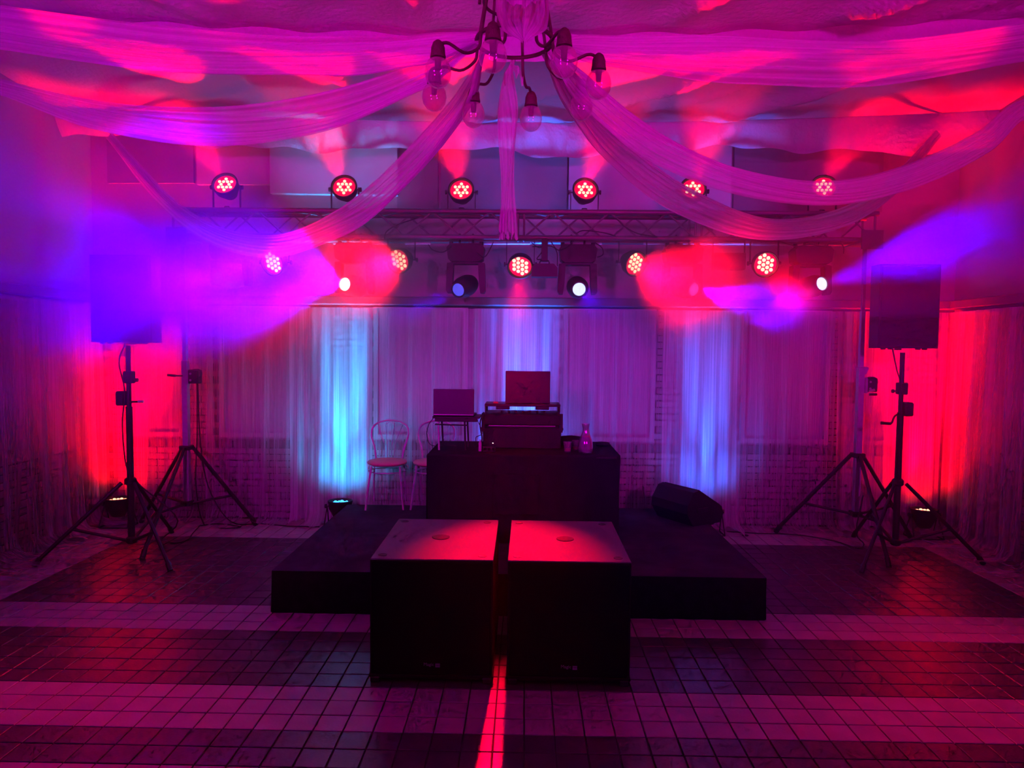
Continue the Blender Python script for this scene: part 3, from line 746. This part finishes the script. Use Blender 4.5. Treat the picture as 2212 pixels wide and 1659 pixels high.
# six on top of the truss
YT = 6.85
tops = [(484, 397, (330, 130, 5.5), 'left'), (742, 402, (620, 60, 5.0), ''), (996, 408, (930, 70, 5.0), ''), (1264, 408, (1370, 60, 5.0), ''), (1499, 406, (1590, 60, 5.0), ''), (1783, 402, (1950, 90, 5.1), '')]
tl_ = ['first red lamp on top of the truss, above the speaker with blue smoke', 'second red lamp on top of the truss, counted from the left end', 'red lamp on top of the truss, left of the hanging centre strip', 'red lamp on top of the truss, right of the hanging centre strip', 'red lamp on the truss top just outside the lower swag', 'last red lamp on the truss top, half veiled by the long swag']
for (x, y, tg, _), lb in zip(tops, tl_):
    P = at(x, y, YT); G = at(*tg); par(P+Vector((.0, .06, -.02)), (G-P)*1.0, lb, STAR, 'led_red', 'top', 'red lamps standing on the truss', stand=3.262, power=POW_TOP*(.55 if x == 1783 else 1), angle=32, blend=.35)
# five hanging under the truss
lows = [(592, 565, (-.9, -2.9, -.9), 'led_pink', 'red lamp hanging below the truss inside the blue smoke', MAG, .05), (865, 560, (-.95, -2.2, -.75), 'led_red', 'hanging red lamp glaring in red haze on the left half of the truss', RED, 2.2),
        (1124, 570, (-.03, -2.95, -2.08), 'led_red', 'red lamp hanging at the middle of the truss beside the small effect box', RED, 3.3), (1368, 566, (1.25, -2.2, -.95), 'led_red', 'hanging red lamp glaring in the red haze cloud on the right', RED, 2.2),
        (1654, 568, (.1, -4, -1.2), 'led_red', 'hanging red lamp under the truss between the flat box and the last beam light', RED, .5)]
for x, y, d, led, lb, col, k in lows:
    P = at(x, y, YT-.05); par(P+Vector((0, .05, 0)), d, lb, HEX, led, 'low', 'red lamps hanging under the truss', hang=2.965, col=col, power=POW_LOW*k, angle=23 if x == 1124 else (66 if x in (865, 1368) else 44), blend=1, size=.11 if x in (865, 1368) else .05)
# uplights on the floor
ups = [(255, 1083, RED_UP, 'led_floor_red', 'floor lamp shining red up the corner curtain beside the speaker tripod', POW_UP_R, 7.14), (735, 1084, CYAN, 'led_blue', 'floor lamp shining cyan blue behind the stage corner near the chairs', POW_UP_B*1.35, 7.17),
       (1134, 1090, (.01, .13, 1), 'led_blue', 'floor lamp shining blue up the curtain, hidden behind the table', POW_UP_B*2.2, 7.17), (1530, 1099, (.01, .12, 1), 'led_blue', 'floor lamp shining blue behind the wedge monitor', POW_UP_B*.9, 7.17), (1997, 1107, RED_UP, 'led_floor_red', 'floor lamp shining red up the corner curtain beside the thin white cable', POW_UP_R, 7.14)]
for x, y, col, led, lb, pw, Y in ups:
    P = at(x, y, Y); P.z = .235
    par(P, (.0, .02, 1), lb, STAR, led, 'up', 'lamps on the floor shining up the curtains', floorz=0, col=col, aim=(0,   .16 if col == RED_UP else .10, 1), power=pw, angle=48 if col == RED_UP else 28, blend=.8, size=.11, spill=.07, face='face_dark', ls=.07)

# ================================================================== MOVING HEADS
def head(x, y, d, lens, label, power, col, angle=14):
    L_ = at(x, y, YT-.08)             # lens centre
    dn = Vector(d).normalized(); R = rot_to(d)
    C = L_-dn*.17                     # tilt axis
    C.y = max(C.y, YT-.02)
    top = 2.975; base = Vector((C.x, C.y, top)); t = thing('moving_head', label, 'beam light', base, 0, 'moving beam lights under the truss')
    # base housing
    b = MB().prism([(-.15, -.05), (-.185, -.09), (-.17, -.20), (-.13, -.225), (.13, -.225), (.17, -.20), (.185, -.09), (.15, -.05)], -.10, .10, 'Y'); b.build('base_housing', M['black'], t)
    for s in (-1, 1):
        MB().tube([(s*.065, 0, -.06), (s*.065, 0, -.02), (s*.065, -.03, .015), (s*.065, 0, .05)], .012).build('clamp', M['black'], t)
        MB().lathe([(.02, -.06), (.02, -.02)], 10, 'Z', (s*.15, 0, 0)).build('foot', M['black'], t)
    c = C-base
    yk = MB()
    for s in (-1, 1):
        yk.prism([(s*.12, -.225), (s*.185, -.235), (s*.195, c.z-.05), (s*.18, c.z-.075), (s*.145, c.z-.075), (s*.13, c.z+.02)][::s], -.055, .055, 'Y')
    yk.prism([(-.12, -.225), (.12, -.225), (.12, -.245), (-.12, -.245)], -.06, .06, 'Y')
    yk.build('yoke', M['black'], t)
    Xf = Matrix.Translation(c) @ R
    hb = MB(); hb.X = Xf; hb.lathe([(.0, .13), (.06, .13), (.09, .10), (.105, .03), (.105, -.08), (.09, -.13), (.078, -.165), (.068, -.172), (.066, -.16)], 24, 'Y'); hb.build('head', M['black'], t, True)
    lm = MB(); lm.X = Xf; lm.lathe([(.064, -.158), (.062, -.168), (.045, -.176), (0, -.182)], 24, 'Y'); lm.build('lens', M[lens], t, True)
    rg = MB(); rg.X = Xf; rg.lathe([(.078, -.16), (.078, -.178), (.066, -.180), (.064, -.166)], 24, 'Y'); rg.build('lens_ring', M['black'], t, True)
    if power: spot('beam_light', L_+dn*.09, L_+dn*1.1, col, power, angle, .5, .05, t)
    return t
head(472, 600, (-.42, -1.0, -.08), 'mh_dim', 'beam light at the end of the truss, dim blue lens buried in blue smoke', POW_MH*2.6, BLUE, 60)
head(745, 614, (-.36, -1.0, .02), 'mh_white', 'beam light with white-hot lens at the edge of the blue smoke', POW_MH*3.0, (.045, .0, 1), 52)
head(990, 626, (-.42, -1.0, -.35), 'mh_mid', 'beam light with blue lens turned down to one side, between two red lamps', POW_MH*.5, BLUE, 16)
head(1251, 625, (.04, -1.0, -.22), 'mh_lens', 'beam light with bright bluish-white lens facing the room, beside the small effect box', POW_MH*.5, BLUE, 16)
head(1499, 625, (.62, -1.0, -.28), 'mh_mid', 'beam light with blue lens turned aside at the edge of the red cloud', POW_MH*1.8, BLUE, 30)
head(1775, 613, (.30, -1.0, .12), 'mh_lens', 'beam light with bright lens nearest the speaker on the right', POW_MH*2.6, BLUE, 26)

# effect boxes
P = at(1176, 582, 6.8); t = thing('effect_box', 'small dark effect light box with a handle hanging beside the middle red lamp', 'effect light', (P.x, 6.82, 2.97)); c = P.z-2.97
MB().prism([(-.125, c-.075), (.125, c-.075), (.125, c+.01), (.09, c+.05), (-.09, c+.05), (-.125, c+.01)], -.08, .08, 'Y').build('housing', M['black'], t)
MB().tube([(-.05, 0, c+.05), (-.04, 0, c+.085), (.04, 0, c+.085), (.05, 0, c+.05)], .008).build('handle', M['black'], t)
MB().box((-.03, -.03, c+.08), (.03, .03, 0), .004).build('hanger', M['black'], t)
P = at(1575, 565, 6.8); t = thing('effect_box', 'flat rectangular box hanging from thin straps between two lamps', 'effect light', (P.x, 6.82, 2.97)); c = P.z-2.97
MB().box((-.15, -.06, c-.08), (.15, .06, c+.08), .006).build('housing', M['black'], t)
for s in (-1, 1): MB().box((s*.152-.004, -.012, c-.02), (s*.152+.004, .012, 0)).build('strap', M['black'], t)

# ================================================================== TRUSS
X0, X1 = -3.50, 3.40; ZB_, ZT_ = 2.985, 3.235; YF, YR = 6.84, 7.09
tr = thing('lighting_truss', 'long aluminium box truss carrying the lamps across the stage', 'truss', (0, YF, ZB_))
lz = ZT_-ZB_; ly = YR-YF
for (yy, zz) in ((0, 0), (0, lz), (ly, 0), (ly, lz)):
    MB().tube([(X0, yy, zz), (X1, yy, zz)], .025, 12).build('chord', M['truss'], tr, True)
segs = [X0, -1.78, -.05-.06, 1.62, X1]
segs = [X0, X0+1.725, X0+3.45, X0+5.175, X1]
for si in range(4):
    a, b = segs[si]+.03, segs[si+1]-.03
    for x in (a, b):
        for (p, q) in (((0, 0), (0, lz)), ((ly, 0), (ly, lz)), ((0, 0), (ly, 0)), ((0, lz), (ly, lz))):
            MB().tube([(x, *p), (x, *q)], .011, 8).build('upright', M['truss'], tr)
    n = 6; w = (b-a)/n
    for pl in range(3):
        for k in range(n):
            xa = a+k*w; xb = xa+w; up = (k+(pl % 2)) % 2 == 0
            if pl == 0: P0, P1 = ((xa, 0, 0 if up else lz), (xb, 0, lz if up else 0))
            elif pl == 1: P0, P1 = ((xa, ly, 0 if up else lz), (xb, ly, lz if up else 0))
            else: P0, P1 = ((xa, 0 if up else ly, lz), (xb, ly if up else 0, lz))
            MB().tube([P0, P1], .009, 8).build('diagonal', M['truss'], tr)
# pale strips standing in for bright wall seen through gaps under the truss
bt = [(720, 840), (875, 930), (1012, 1145), (1217, 1300), (1390, 1475), (1500, 1625)]
for k, (a, b) in enumerate(bt):
    A = at(a, 526, 7.0); B = at(b, 526, 7.0)
    o = MB().tube([(A.x, 7.0, A.z), (B.x, 7.0, B.z)], .012, 8).build('bright_gap_strip', M['panel_light'], None, True)
    tag(o, 'pale thin strip standing in for bright wall seen under the truss, %s' % ['the one over the red haze on the left', 'just before the dark beam light left of centre', 'above the middle red lamp', 'above the beam light right of centre', 'over the big red cloud', 'above the flat hanging box'][k], 'tube', 'bright gaps under the truss')
# winch towers
def tower(px_, Y, feet, hubz, label, side, winz, topz):
    x = px_; t = thing('winch_stand', label, 'stand', (x, Y, 0), 0, 'truss winch stands')
    MB().box((-.03, -.03, .26), (.03, .03, 1.75), .004).build('outer_tube', M['alu'], t)
    MB().box((-.021, -.021, 1.7), (.021, .021, 2.3), .003).build('middle_tube', M['alu'], t)
    MB().box((-.016, -.016, 2.25), (.016, .016, topz), .003).build('inner_tube', M['truss'], t)
    MB().box((-.055, -.055, hubz-.02), (.055, .055, hubz+.025), .006).build('upper_collar', M['black'], t)
    MB().box((-.05, -.05, .27), (.05, .05, .32), .006).build('lower_collar', M['black'], t)
    for f in feet:
        fv = Vector((f[0]-x, f[1]-Y, 0)); d = fv.normalized(); h0 = d*.06+Vector((0, 0, hubz)); e = fv+Vector((0, 0, .02))
        lg = MB().tube([h0, e], .019, 8).build('leg', M['black'], t)
        MB().tube([e+Vector((0, 0, -.018)), e+(h0-e).normalized()*.07], .024, 8).build('rubber_foot', M['black'], lg)
        mid = h0.lerp(e, .62); MB().tube([d*.04+Vector((0, 0, .29)), mid], .013, 8).build('brace', M['black'], t)
    w = MB().box((.035*side, -.05, winz-.08), (.15*side, .05, winz+.06), .01) if side > 0 else MB().box((.15*side, -.05, winz-.08), (.035*side, .05, winz+.06), .01)
    wo = w.build('winch_box', M['black'], t)
    MB().lathe([(.05, -.03), (.05, .03)], 18, 'Y', (.11*side, 0, winz+.02)).build('drum', M['black'], wo)
    for dz in (.02, -.045): MB().lathe([(.011, -.006), (.011, 0)], 10, 'Y', (.075*side, -.05, winz+dz)).build('bolt', M['chrome'], wo)
    MB().box((.03*side if side > 0 else -.05, -.052, winz-.09), (.05 if side > 0 else -.03, -.0, winz+.06)).build('winch_plate', M['alu'], t)
    MB().box((-.12, -.14, topz-.0), (.12, .16, topz+.012)).build('truss_plate', M['truss'], t)
    MB().box((-.10, -.15, topz-.06), (.10, -.13, topz+.12)).build('truss_adapter', M['truss'], t)
    return t
tw = tower(-3.435, 6.97, [(-3.385, 6.03), (-2.84, 7.25), (-4.10, 7.30)], .862, 'silver winch stand holding the truss end, cables coiled at its foot', 1, 1.60, 2.945)
MB().tube([(.0, -.06, 1.60), (-.06, -.08, 1.60)], .008).build('crank_arm', M['black'], tw); MB().tube([(-.06, -.08, 1.60), (-.14, -.085, 1.605)], .014).build('crank_grip', M['black'], tw)
tw = tower(3.31, 6.90, [(2.65, 7.25), (3.24, 6.11), (3.98, 7.12)], .877, 'silver winch stand holding the truss end beside the tall black speaker on the right', 1, 1.59, 2.945)
MB().tube([(.06, -.06, 1.52), (.10, -.09, 1.535)], .012).build('crank_arm', M['alu'], tw); MB().tube([(.05, -.09, 1.49), (.12, -.09, 1.49)], .013).build('crank_grip', M['black'], tw)
MB().prism([(.02, 1.66), (.055, 1.70), (.07, 1.75), (.02, 1.76)], -.02, .02, 'Y').build('latch', M['alu'], tw)

# ================================================================== SPEAKER STANDS
def spk_stand(x, Y, feet, hubz, label, side, boxz):
    t = thing('speaker_stand', label, 'stand', (x, Y, 0), 0, 'black crank stands of the speakers')
    MB().tube([(0, 0, .12), (0, 0, 1.35)], .029, 14).build('outer_pole', M['black'], t, True)
    MB().tube([(0, 0, 1.3), (0, 0, 1.90)], .021, 14).build('inner_pole', M['black'], t, True)
    MB().lathe([(.04, -.03), (.05, -.02), (.05, .02), (.035, .035)], 14, 'Z', (0, 0, hubz)).build('upper_collar', M['black'], t)
    MB().lathe([(.035, -.03), (.045, -.02), (.045, .02), (.035, .03)], 14, 'Z', (0, 0, .14)).build('lower_collar', M['black'], t)
    for f in feet:
        fv = Vector((f[0]-x, f[1]-Y, 0)); d = fv.normalized(); h0 = d*.07+Vector((0, 0, hubz-.01)); e = fv+Vector((0, 0, .022))
        lg = MB().tube([h0, e], .017, 8).build('leg', M['black'], t)
        MB().tube([e+Vector((0, 0, -.018)), e+(h0-e).normalized()*.06], .023, 8).build('rubber_foot', M['black'], lg)
        mid = h0.lerp(e, .58); MB().tube([d*.04+Vector((0, 0, .14)), mid], .014, 8).build('brace', M['black'], t)
    MB().box((-.035, -.04, boxz+.13), (.045, .04, boxz+.24), .008).build('slide_collar', M['black'], t)
    MB().tube([(side*-.0, 0, boxz+.16), (side*-.07, 0, boxz+.16)], .007).build('locking_stem', M['black'], t)
    MB().lathe([(.018, -.008), (.018, .008)], 12, 'X', (side*-.075, 0, boxz+.16)).build('locking_knob', M['black'], t)
    xa, xb = sorted((side*.02, side*.10)); MB().box((xa, -.05, boxz-.07), (xb, .05, boxz+.06), .012).build('crank_box', M['black'], t)
    return t
t = spk_stand(-3.545, 6.15, [(-4.18, 5.782), (-2.97, 5.716), (-3.563, 6.90)], .675, 'black crank stand under the speaker that is swallowed by blue smoke', -1, 1.43)
MB().tube([(.02, -.03, 1.395), (.14, -.03, 1.40)], .010).build('crank', M['black'], t); MB().tube([(.10, -.03, 1.399), (.145, -.03, 1.40)], .014).build('crank_grip', M['chrome'], t)
t = spk_stand(3.465, 6.44, [(4.149, 6.235), (2.92, 5.945), (3.401, 7.12)], .70, 'black crank stand in front of the red-lit curtain on the right', 1, 1.385)
MB().tube(cat_curve([(-.02, -.03, 1.345), (-.07, -.04, 1.32), (-.10, -.05, 1.26), (-.115, -.05, 1.25)], 10), .009).build('crank', M['black'], t); MB().tube([(-.11, -.05, 1.25), (-.20, -.05, 1.255)], .014).build('crank_grip', M['black'], t)
def speaker(x, Y, w, z0, z1, label, rz, m_):
    t = thing('loudspeaker', label, 'speaker', (x, Y, z0), rz, 'loudspeakers on crank stands'); h = z1-z0
    c_ = .05
    MB().prism([(-w/2, -.17), (w/2, -.17), (w/2, .0), (w/2-.12, .22), (-w/2+.12, .22), (-w/2, .0)], 0, h, 'Z').build('cabinet', m_, t)
    MB().box((-w/2+.014, -.182, .014), (w/2-.014, -.168, h-.014), .006).build('grille', M['speaker'], t)
    for k in (-.36, -.24, .22, .33): MB().box((k*w-.016, -.14, -.014), (k*w+.016, -.10, .002), .003).build('rubber_foot', M['black'], t)
    MB().lathe([(.03, -.005), (.03, .02)], 14, 'Z', (0, 0, -.012)).build('pole_socket', M['black'], t)
    return t
speaker(-3.575, 6.27, .54, 1.925, 2.695, 'big square black loudspeaker half swallowed by blue smoke', .02, M['speaker'])
speaker(3.49, 6.57, .54, 1.94, 2.70, 'big square black loudspeaker on the right, in clearer air', -.02, M['speaker'])

# ================================================================== CHANDELIER
CH = Vector((-.065, 3.45, 3.375)); ch = thing('chandelier', 'wrought iron ring chandelier with clear round bulbs, swags tied to its ring', 'chandelier', CH)
ring = [(.185*math.cos(a), .185*math.sin(a), .015) for a in [2*PI*k/40 for k in range(40)]]
MB().tube(ring, .010, 8, True).build('lower_ring', M['rust'], ch, True)
ring = [(.15*math.cos(a), .15*math.sin(a), .20) for a in [2*PI*k/40 for k in range(40)]]
MB().tube(ring, .008, 8, True).build('upper_ring', M['rust'], ch, True)
for k in range(8):
    a = math.radians(78+45*k); ca, sa = math.cos(a), math.sin(a)
    def R_(r, z): return (ca*r, sa*r, z)
    gz = -.19
    arm = cat_curve([R_(.145, .24), R_(.17, .10), R_(.187, .0), R_(.20, -.06), R_(.27, -.10), R_(.36, -.075), R_(.405, -.095)], 22)
    MB().tube(arm, .0075, 8).build('arm', M['rust'], ch, True)
    MB().lathe([(.010, .085), (.022, .075), (.031, .052), (.033, .024), (.036, .012), (.036, .006), (.016, .002), (.013, -.045), (.0, -.047)], 16, 'Z', R_(.41, gz+.03)).build('socket', M['rust'], ch, True)
    b = MB().lathe([(.03, .032), (.045, .022), (.056, .0), (.061, -.03), (.056, -.06), (.038, -.085), (.018, -.096), (0, -.098)], 24, 'Z', R_(.41, gz)); b.build('bulb', M['bulb'], ch, True)
for k in range(4):
    a = math.radians(35+90*k); MB().tube([(.2*math.cos(a), .2*math.sin(a), .14), (.10*math.cos(a), .1*math.sin(a), 1.1)], .008, 6).build('hanging_rod', M['rust'], ch)
MB().tube([(0, 0, .9), (0, 0, 1.2)], .02, 10).build('ceiling_stem', M['rust'], ch)

# ================================================================== SWAGS
def swag(pts, label, widths, seed, up=Vector((0, 0, 1)), nfold=7, amp=.016, name='swag', nu=80, frayed=False, flat=.3):
    C_ = cat_curve(pts, nu); rnd = random.Random(seed); ph = [rnd.uniform(0, 6.3) for _ in range(6)]
    K = len(widths)-1
    def wid(u):
        t = u*K; i = min(int(t), K-1); f = t-i; f = f*f*(3-2*f); return widths[i]*(1-f)+widths[i+1]*f
    nv = 36
    def fn(u, v):
        i = min(int(round(u*nu)), nu); p = C_[i]; d = (C_[min(i+1, nu)]-C_[max(i-1, 0)]).normalized()
        s = up-d*up.dot(d); s.normalize(); n = d.cross(s)
        w = wid(u); q = (v-.5)
        body = flat*w*math.cos(q*PI)                        # trough shape: cloth bellies out sideways
        r = amp*(.35+w*3)*(math.sin(v*nfold*6.28+ph[0]+1.5*math.sin(u*3+ph[1]))+.5*math.sin(v*nfold*2.3*6.28+ph[2]+2*u))
        wob = .012*math.sin(u*9+ph[3]+v*4)
        e = Vector()
        if frayed and u > .93: e = Vector((.006*math.sin(v*60), 0, -.05*(.5+.5*math.sin(v*40+ph[4]))*(u-.93)/.07))
        return p+s*(q*w+wob)+n*(body+r)+e
    o = grid(name, fn, nu, nv, M['swag'], uvs=(1, 1)); 
    return tag(o, label, 'drape', 'swags hung from the chandelier')
def ringpt(deg, r=.185, z=.01): a = math.radians(deg); return CH+Vector((r*math.cos(a), r*math.sin(a), z))
swag([ringpt(195), at(900, 108, 3.6), at(700, 120, 3.9), at(340, 105, 4.3), at(0, 58, 4.7), Vector((-4.6, 4.6, 4.15))], 'upper swag running nearly level to the left wall', [.05, .13, .22, .28, .27, .22], 21)
swag([ringpt(178), at(900, 165, 3.65), at(680, 245, 4.1), at(440, 272, 4.5), at(200, 245, 4.9), at(0, 188, 5.2), Vector((-4.6, 5.4, 4.0))], 'deep swag to the left wall with blue-violet light on its far end', [.04, .17, .22, .22, .20, .14, .12], 22)
swag([ringpt(150), at(985, 235, 3.9), at(850, 390, 4.6), at(735, 480, 5.2), at(590, 530, 5.9), at(455, 505, 6.4), at(345, 425, 6.7), at(232, 290, 6.95)], 'long swag dipping through the blue smoke to the far corner', [.04, .15, .19, .20, .17, .20, .2, .16, .08], 23)
swag([ringpt(92), at(1097, 170, 3.72), at(1097, 250, 3.72), at(1097, 360, 3.72), at(1096, 500, 3.72)], 'straight strip of chiffon hanging from the ring, frayed at its end', [.03, .07, .085, .09, .10], 24, up=Vector((1, 0, 0)), nfold=3, amp=.008, name='hanging_strip', frayed=True)
tl4 = grid('bow', lambda u, v: ringpt(92)+Vector((.10*(u-.5)*(1+.0*v), .02*math.sin(u*15), -.02-.10*abs(u-.5)-.05*v*(1+.4*math.sin(u*22)))), 24, 6, M['swag']); tag(tl4, 'small ruffled bow where the straight strip is tied to the ring', 'bow')
swag([ringpt(40), at(1240, 230, 3.8), at(1330, 330, 4.4), at(1470, 430, 5.0), at(1640, 492, 5.7), at(1790, 480, 6.2), at(1910, 420, 6.6), at(2025, 290, 6.95)], 'lower swag to the far right corner, dipping to the truss', [.04, .13, .17, .20, .20, .19, .19, .15, .07], 25)
swag([ringpt(20), at(1270, 205, 3.7), at(1420, 320, 4.1), at(1600, 393, 4.5), at(1790, 418, 4.8), at(1960, 385, 5.1), at(2120, 310, 5.3), at(2212, 235, 5.4), Vector((4.55, 5.7, 4.0))], 'heavy swag veiling the last truss lamp, turning violet towards the wall', [.04, .15, .19, .19, .18, .17, .16, .14, .13], 26)
swag([ringpt(355), at(1300, 112, 3.6), at(1600, 130, 4.0), at(1900, 135, 4.4), at(2212, 92, 4.8), Vector((4.55, 4.9, 4.2))], 'upper swag running nearly level to the right wall', [.05, .14, .24, .28, .26, .2], 27)
swag([at(1132, 93, 3.24), at(1131, 62, 3.18), at(1130, 0, 3.05), at(1128, -150, 2.8), Vector((0, 1.0, 4.1))], 'swag coming overhead towards the camera, ending in a rounded pouch', [.05, .19, .22, .26, .26], 28, up=Vector((1, 0, 0)), nfold=4, flat=.45)

# ================================================================== FLOOR CABLES
g_ = 'cables on the floor and stands'
def fz(x, y, z=.006): return onz(x, y, z)
cable([Vector((-3.30, 6.93, 1.52)), Vector((-3.29, 6.9, 1.0)), Vector((-3.31, 6.9, .5)), fz(440, 1132), fz(480, 1141), fz(520, 1138), fz(470, 1131), fz(430, 1136)], .006, 'black cable falling from the left winch into a coil on the floor', group=g_)
cable([Vector((-3.29, 6.93, 1.52)), Vector((-3.26, 6.9, .95)), Vector((-3.2, 6.95, .45)), Vector((-3.0, 7.0, .10)), fz(560, 1131), fz(620, 1136), fz(690, 1138)], .006, 'black cable from the left winch running along the curtain hem to the stage', group=g_)
cable([fz(430, 1137), fz(418, 1150), fz(405, 1165), fz(375, 1173), fz(350, 1165), Vector((-3.2, 6.3, .3)), Vector((-3.52, 6.19, .66))], .006, 'black cable looping from the coil to the left speaker stand', group=g_)
cable([fz(1570, 1148), fz(1640, 1152), fz(1720, 1155), fz(1800, 1168), fz(1852, 1184), fz(1866, 1175), Vector((3.25, 6.75, .15)), Vector((3.33, 6.8, .5))], .006, 'black cable running along the hem to the winch stand on the right', group=g_)
cable([fz(1960, 1152), fz(1985, 1163), fz(2030, 1178), fz(2062, 1190), fz(2085, 1204), fz(2110, 1206), fz(2160, 1215), fz(2205, 1235)], .005, 'thin white cable on the floor along the right wall', M['white_cable'], group=g_)
cable([Vector((-3.55, 6.12, 1.92)), Vector((-3.60, 6.10, 1.75)), Vector((-3.56, 6.11, 1.5)), Vector((-3.58, 6.10, 1.2)), Vector((-3.57, 6.11, .9)), Vector((-3.52, 6.1, .7))], .006, 'black speaker cable twisted round the left stand pole', group=g_)
cable([Vector((3.36, 6.42, 1.94)), Vector((3.40, 6.41, 1.75)), Vector((3.445, 6.40, 1.55)), Vector((3.43, 6.40, 1.1)), Vector((3.42, 6.40, .9)), Vector((3.46, 6.40, .7))], .006, 'black speaker cable hanging beside the right stand pole', group=g_)
o = MB().lathe([(0, .0), (.03, .0), (.035, .004), (.02, .010), (0, .011)], 12).build('floor_cap', M['black'], None, True); P = fz(1610, 1157, 0); o.location = (P.x, P.y, 0); tag(o, 'tiny dark disc lying on the pale tiles near the hem', 'disc')
# looping cables on the truss
g_ = 'cables on the truss'
tc_ = [[(925, 528), (935, 540), (955, 545), (968, 538), (975, 530)], [(905, 470), (860, 485), (835, 500), (830, 517)], [(1030, 545), (1045, 555), (1055, 545), (1066, 522)], [(1148, 524), (1165, 535), (1178, 528), (1170, 545), (1160, 560), (1180, 558)],
       [(1190, 522), (1205, 540), (1225, 533), (1240, 520)], [(1285, 524), (1300, 535), (1302, 550), (1290, 556)], [(1245, 505), (1260, 498), (1300, 502), (1330, 510)], [(1150, 533), (1190, 532), (1203, 545), (1204, 575)], [(1680, 520), (1720, 532), (1750, 528), (1790, 535)], [(1815, 520), (1822, 535), (1822, 548)], [(1330, 470), (1350, 490), (1380, 505), (1420, 512)]]
lb_ = ['loop left of the dark beam light', 'strand slack inside the truss on the left', 'hook from the left-centre beam light', 'tangle above the small effect box', 'shallow loop right of the effect box', 'curl beside the right-centre beam light', 'hump lying on the lower chord', 'square drop to the effect box', 'sagging strand near the last beam light', 'short curl at the last beam light', 'strand slack inside the truss on the right']
for q, s in zip(tc_, lb_): cable([at(a, b, 6.80) for a, b in q], .0055, 'thin black cable, '+s, group=g_)

# ================================================================== HAZE
def volume(name, lo, hi, dens, label, aniso=.0, puff=False, scale=1.0, contrast=(.42, .62), seed=0, col=(.9, .9, .9)):
    lo = Vector(lo); hi = Vector(hi); c = (lo+hi)/2; s = (hi-lo)/2
    if puff:
        mb = MB().lathe([(0, -1)]+[(math.cos(a), math.sin(a)) for a in [(-PI/2+PI*k/10) for k in range(1, 10)]]+[(0, 1)], 20)
    else: mb = MB().box((-1, -1, -1), (1, 1, 1))
    m = bpy.data.materials.new(name); m.use_nodes = True; nt = m.node_tree; N = nt.nodes; L = nt.links; N.clear()
    out = N.new('ShaderNodeOutputMaterial'); v = N.new('ShaderNodeVolumePrincipled'); v.inputs['Color'].default_value = (*col, 1)
    v.inputs['Anisotropy'].default_value = aniso; v.inputs['Density'].default_value = dens
    if puff:
        tc = N.new('ShaderNodeTexCoord'); ln = N.new('ShaderNodeVectorMath'); ln.operation = 'LENGTH'; L.new(tc.outputs['Object'], ln.inputs[0])
        fall = N.new('ShaderNodeMapRange'); fall.interpolation_type = 'SMOOTHSTEP'; fall.inputs['From Min'].default_value = 1.0; fall.inputs['From Max'].default_value = .0
        L.new(ln.outputs['Value'], fall.inputs['Value'])
        mp = N.new('ShaderNodeMapping'); mp.inputs['Location'].default_value = (seed, seed*.7, 0); mp.inputs['Scale'].default_value = (s.x, s.y, s.z*1.8)
        L.new(tc.outputs['Object'], mp.inputs[0]); n = N.new('ShaderNodeTexNoise'); n.inputs['Scale'].default_value = scale; n.inputs['Detail'].default_value = 2; n.inputs['Distortion'].default_value = .6
        L.new(mp.outputs[0], n.inputs['Vector']); r = N.new('ShaderNodeMapRange'); r.interpolation_type = 'SMOOTHSTEP'
        r.inputs['From Min'].default_value = contrast[0]; r.inputs['From Max'].default_value = contrast[1]; r.inputs['To Max'].default_value = dens; L.new(n.outputs['Fac'], r.inputs['Value'])
        mu = N.new('ShaderNodeMath'); mu.operation = 'MULTIPLY'; sq = N.new('ShaderNodeMath'); sq.operation = 'POWER'; sq.inputs[1].default_value = 1.7; L.new(fall.outputs[0], sq.inputs[0]); L.new(sq.outputs[0], mu.inputs[0]); L.new(r.outputs[0], mu.inputs[1]); L.new(mu.outputs[0], v.inputs['Density'])
    L.new(v.outputs[0], out.inputs['Volume'])
    o = mb.build(name, m); o.location = c; o.scale = s; o['kind'] = 'stuff'; o['label'] = label; o['category'] = 'smoke'
    return o
for z0, z1, k, lb in ((.4, 1.5, .10, 'very thin stage haze near the floor'), (1.5, 2.15, .35, 'thin stage haze at head height'), (2.15, 2.75, .8, 'stage haze around the beam lights'), (2.75, 3.95, 1.1, 'stage haze under the ceiling cloth, catching the upper lamps')):
    volume('haze', (XL+.06, 1.2, z0+.002), (XR-.06, YB-.2, z1-.002), HAZE*k, lb, .3)
volume('smoke', (-4.7, 3.9, 1.35), (-1.1, 6.85, 3.3), 2.6, 'thick blue-lit smoke drifting over the left speaker and truss end', .5, True, 1.1, (.30, .56), 3.1)
volume('smoke', (-2.25, 5.3, 1.9), (-.35, 7.3, 3.5), 2.0, 'smoke glowing red round the hanging lamp on the left', .45, True, 1.8, (.30, .60), 7.3)
volume('smoke', (.3, 5.2, 1.75), (2.4, 7.3, 3.4), 2.4, 'smoke cloud glowing red below the hanging lamp on the right', .45, True, 1.8, (.34, .60), 1.7)
volume('smoke', (2.5, 4.6, 2.3), (4.55, 6.9, 3.6), 2.6, 'blue wisps of smoke above the right speaker', .45, True, 1.6, (.46, .60), 5.2)
volume('smoke', (1.45, 5.5, 1.95), (2.75, 6.85, 2.65), 3.5, 'small blue patch of smoke drifting from the turned beam light to the curtain tops', .45, True, 1.8, (.34, .60), 9.4)
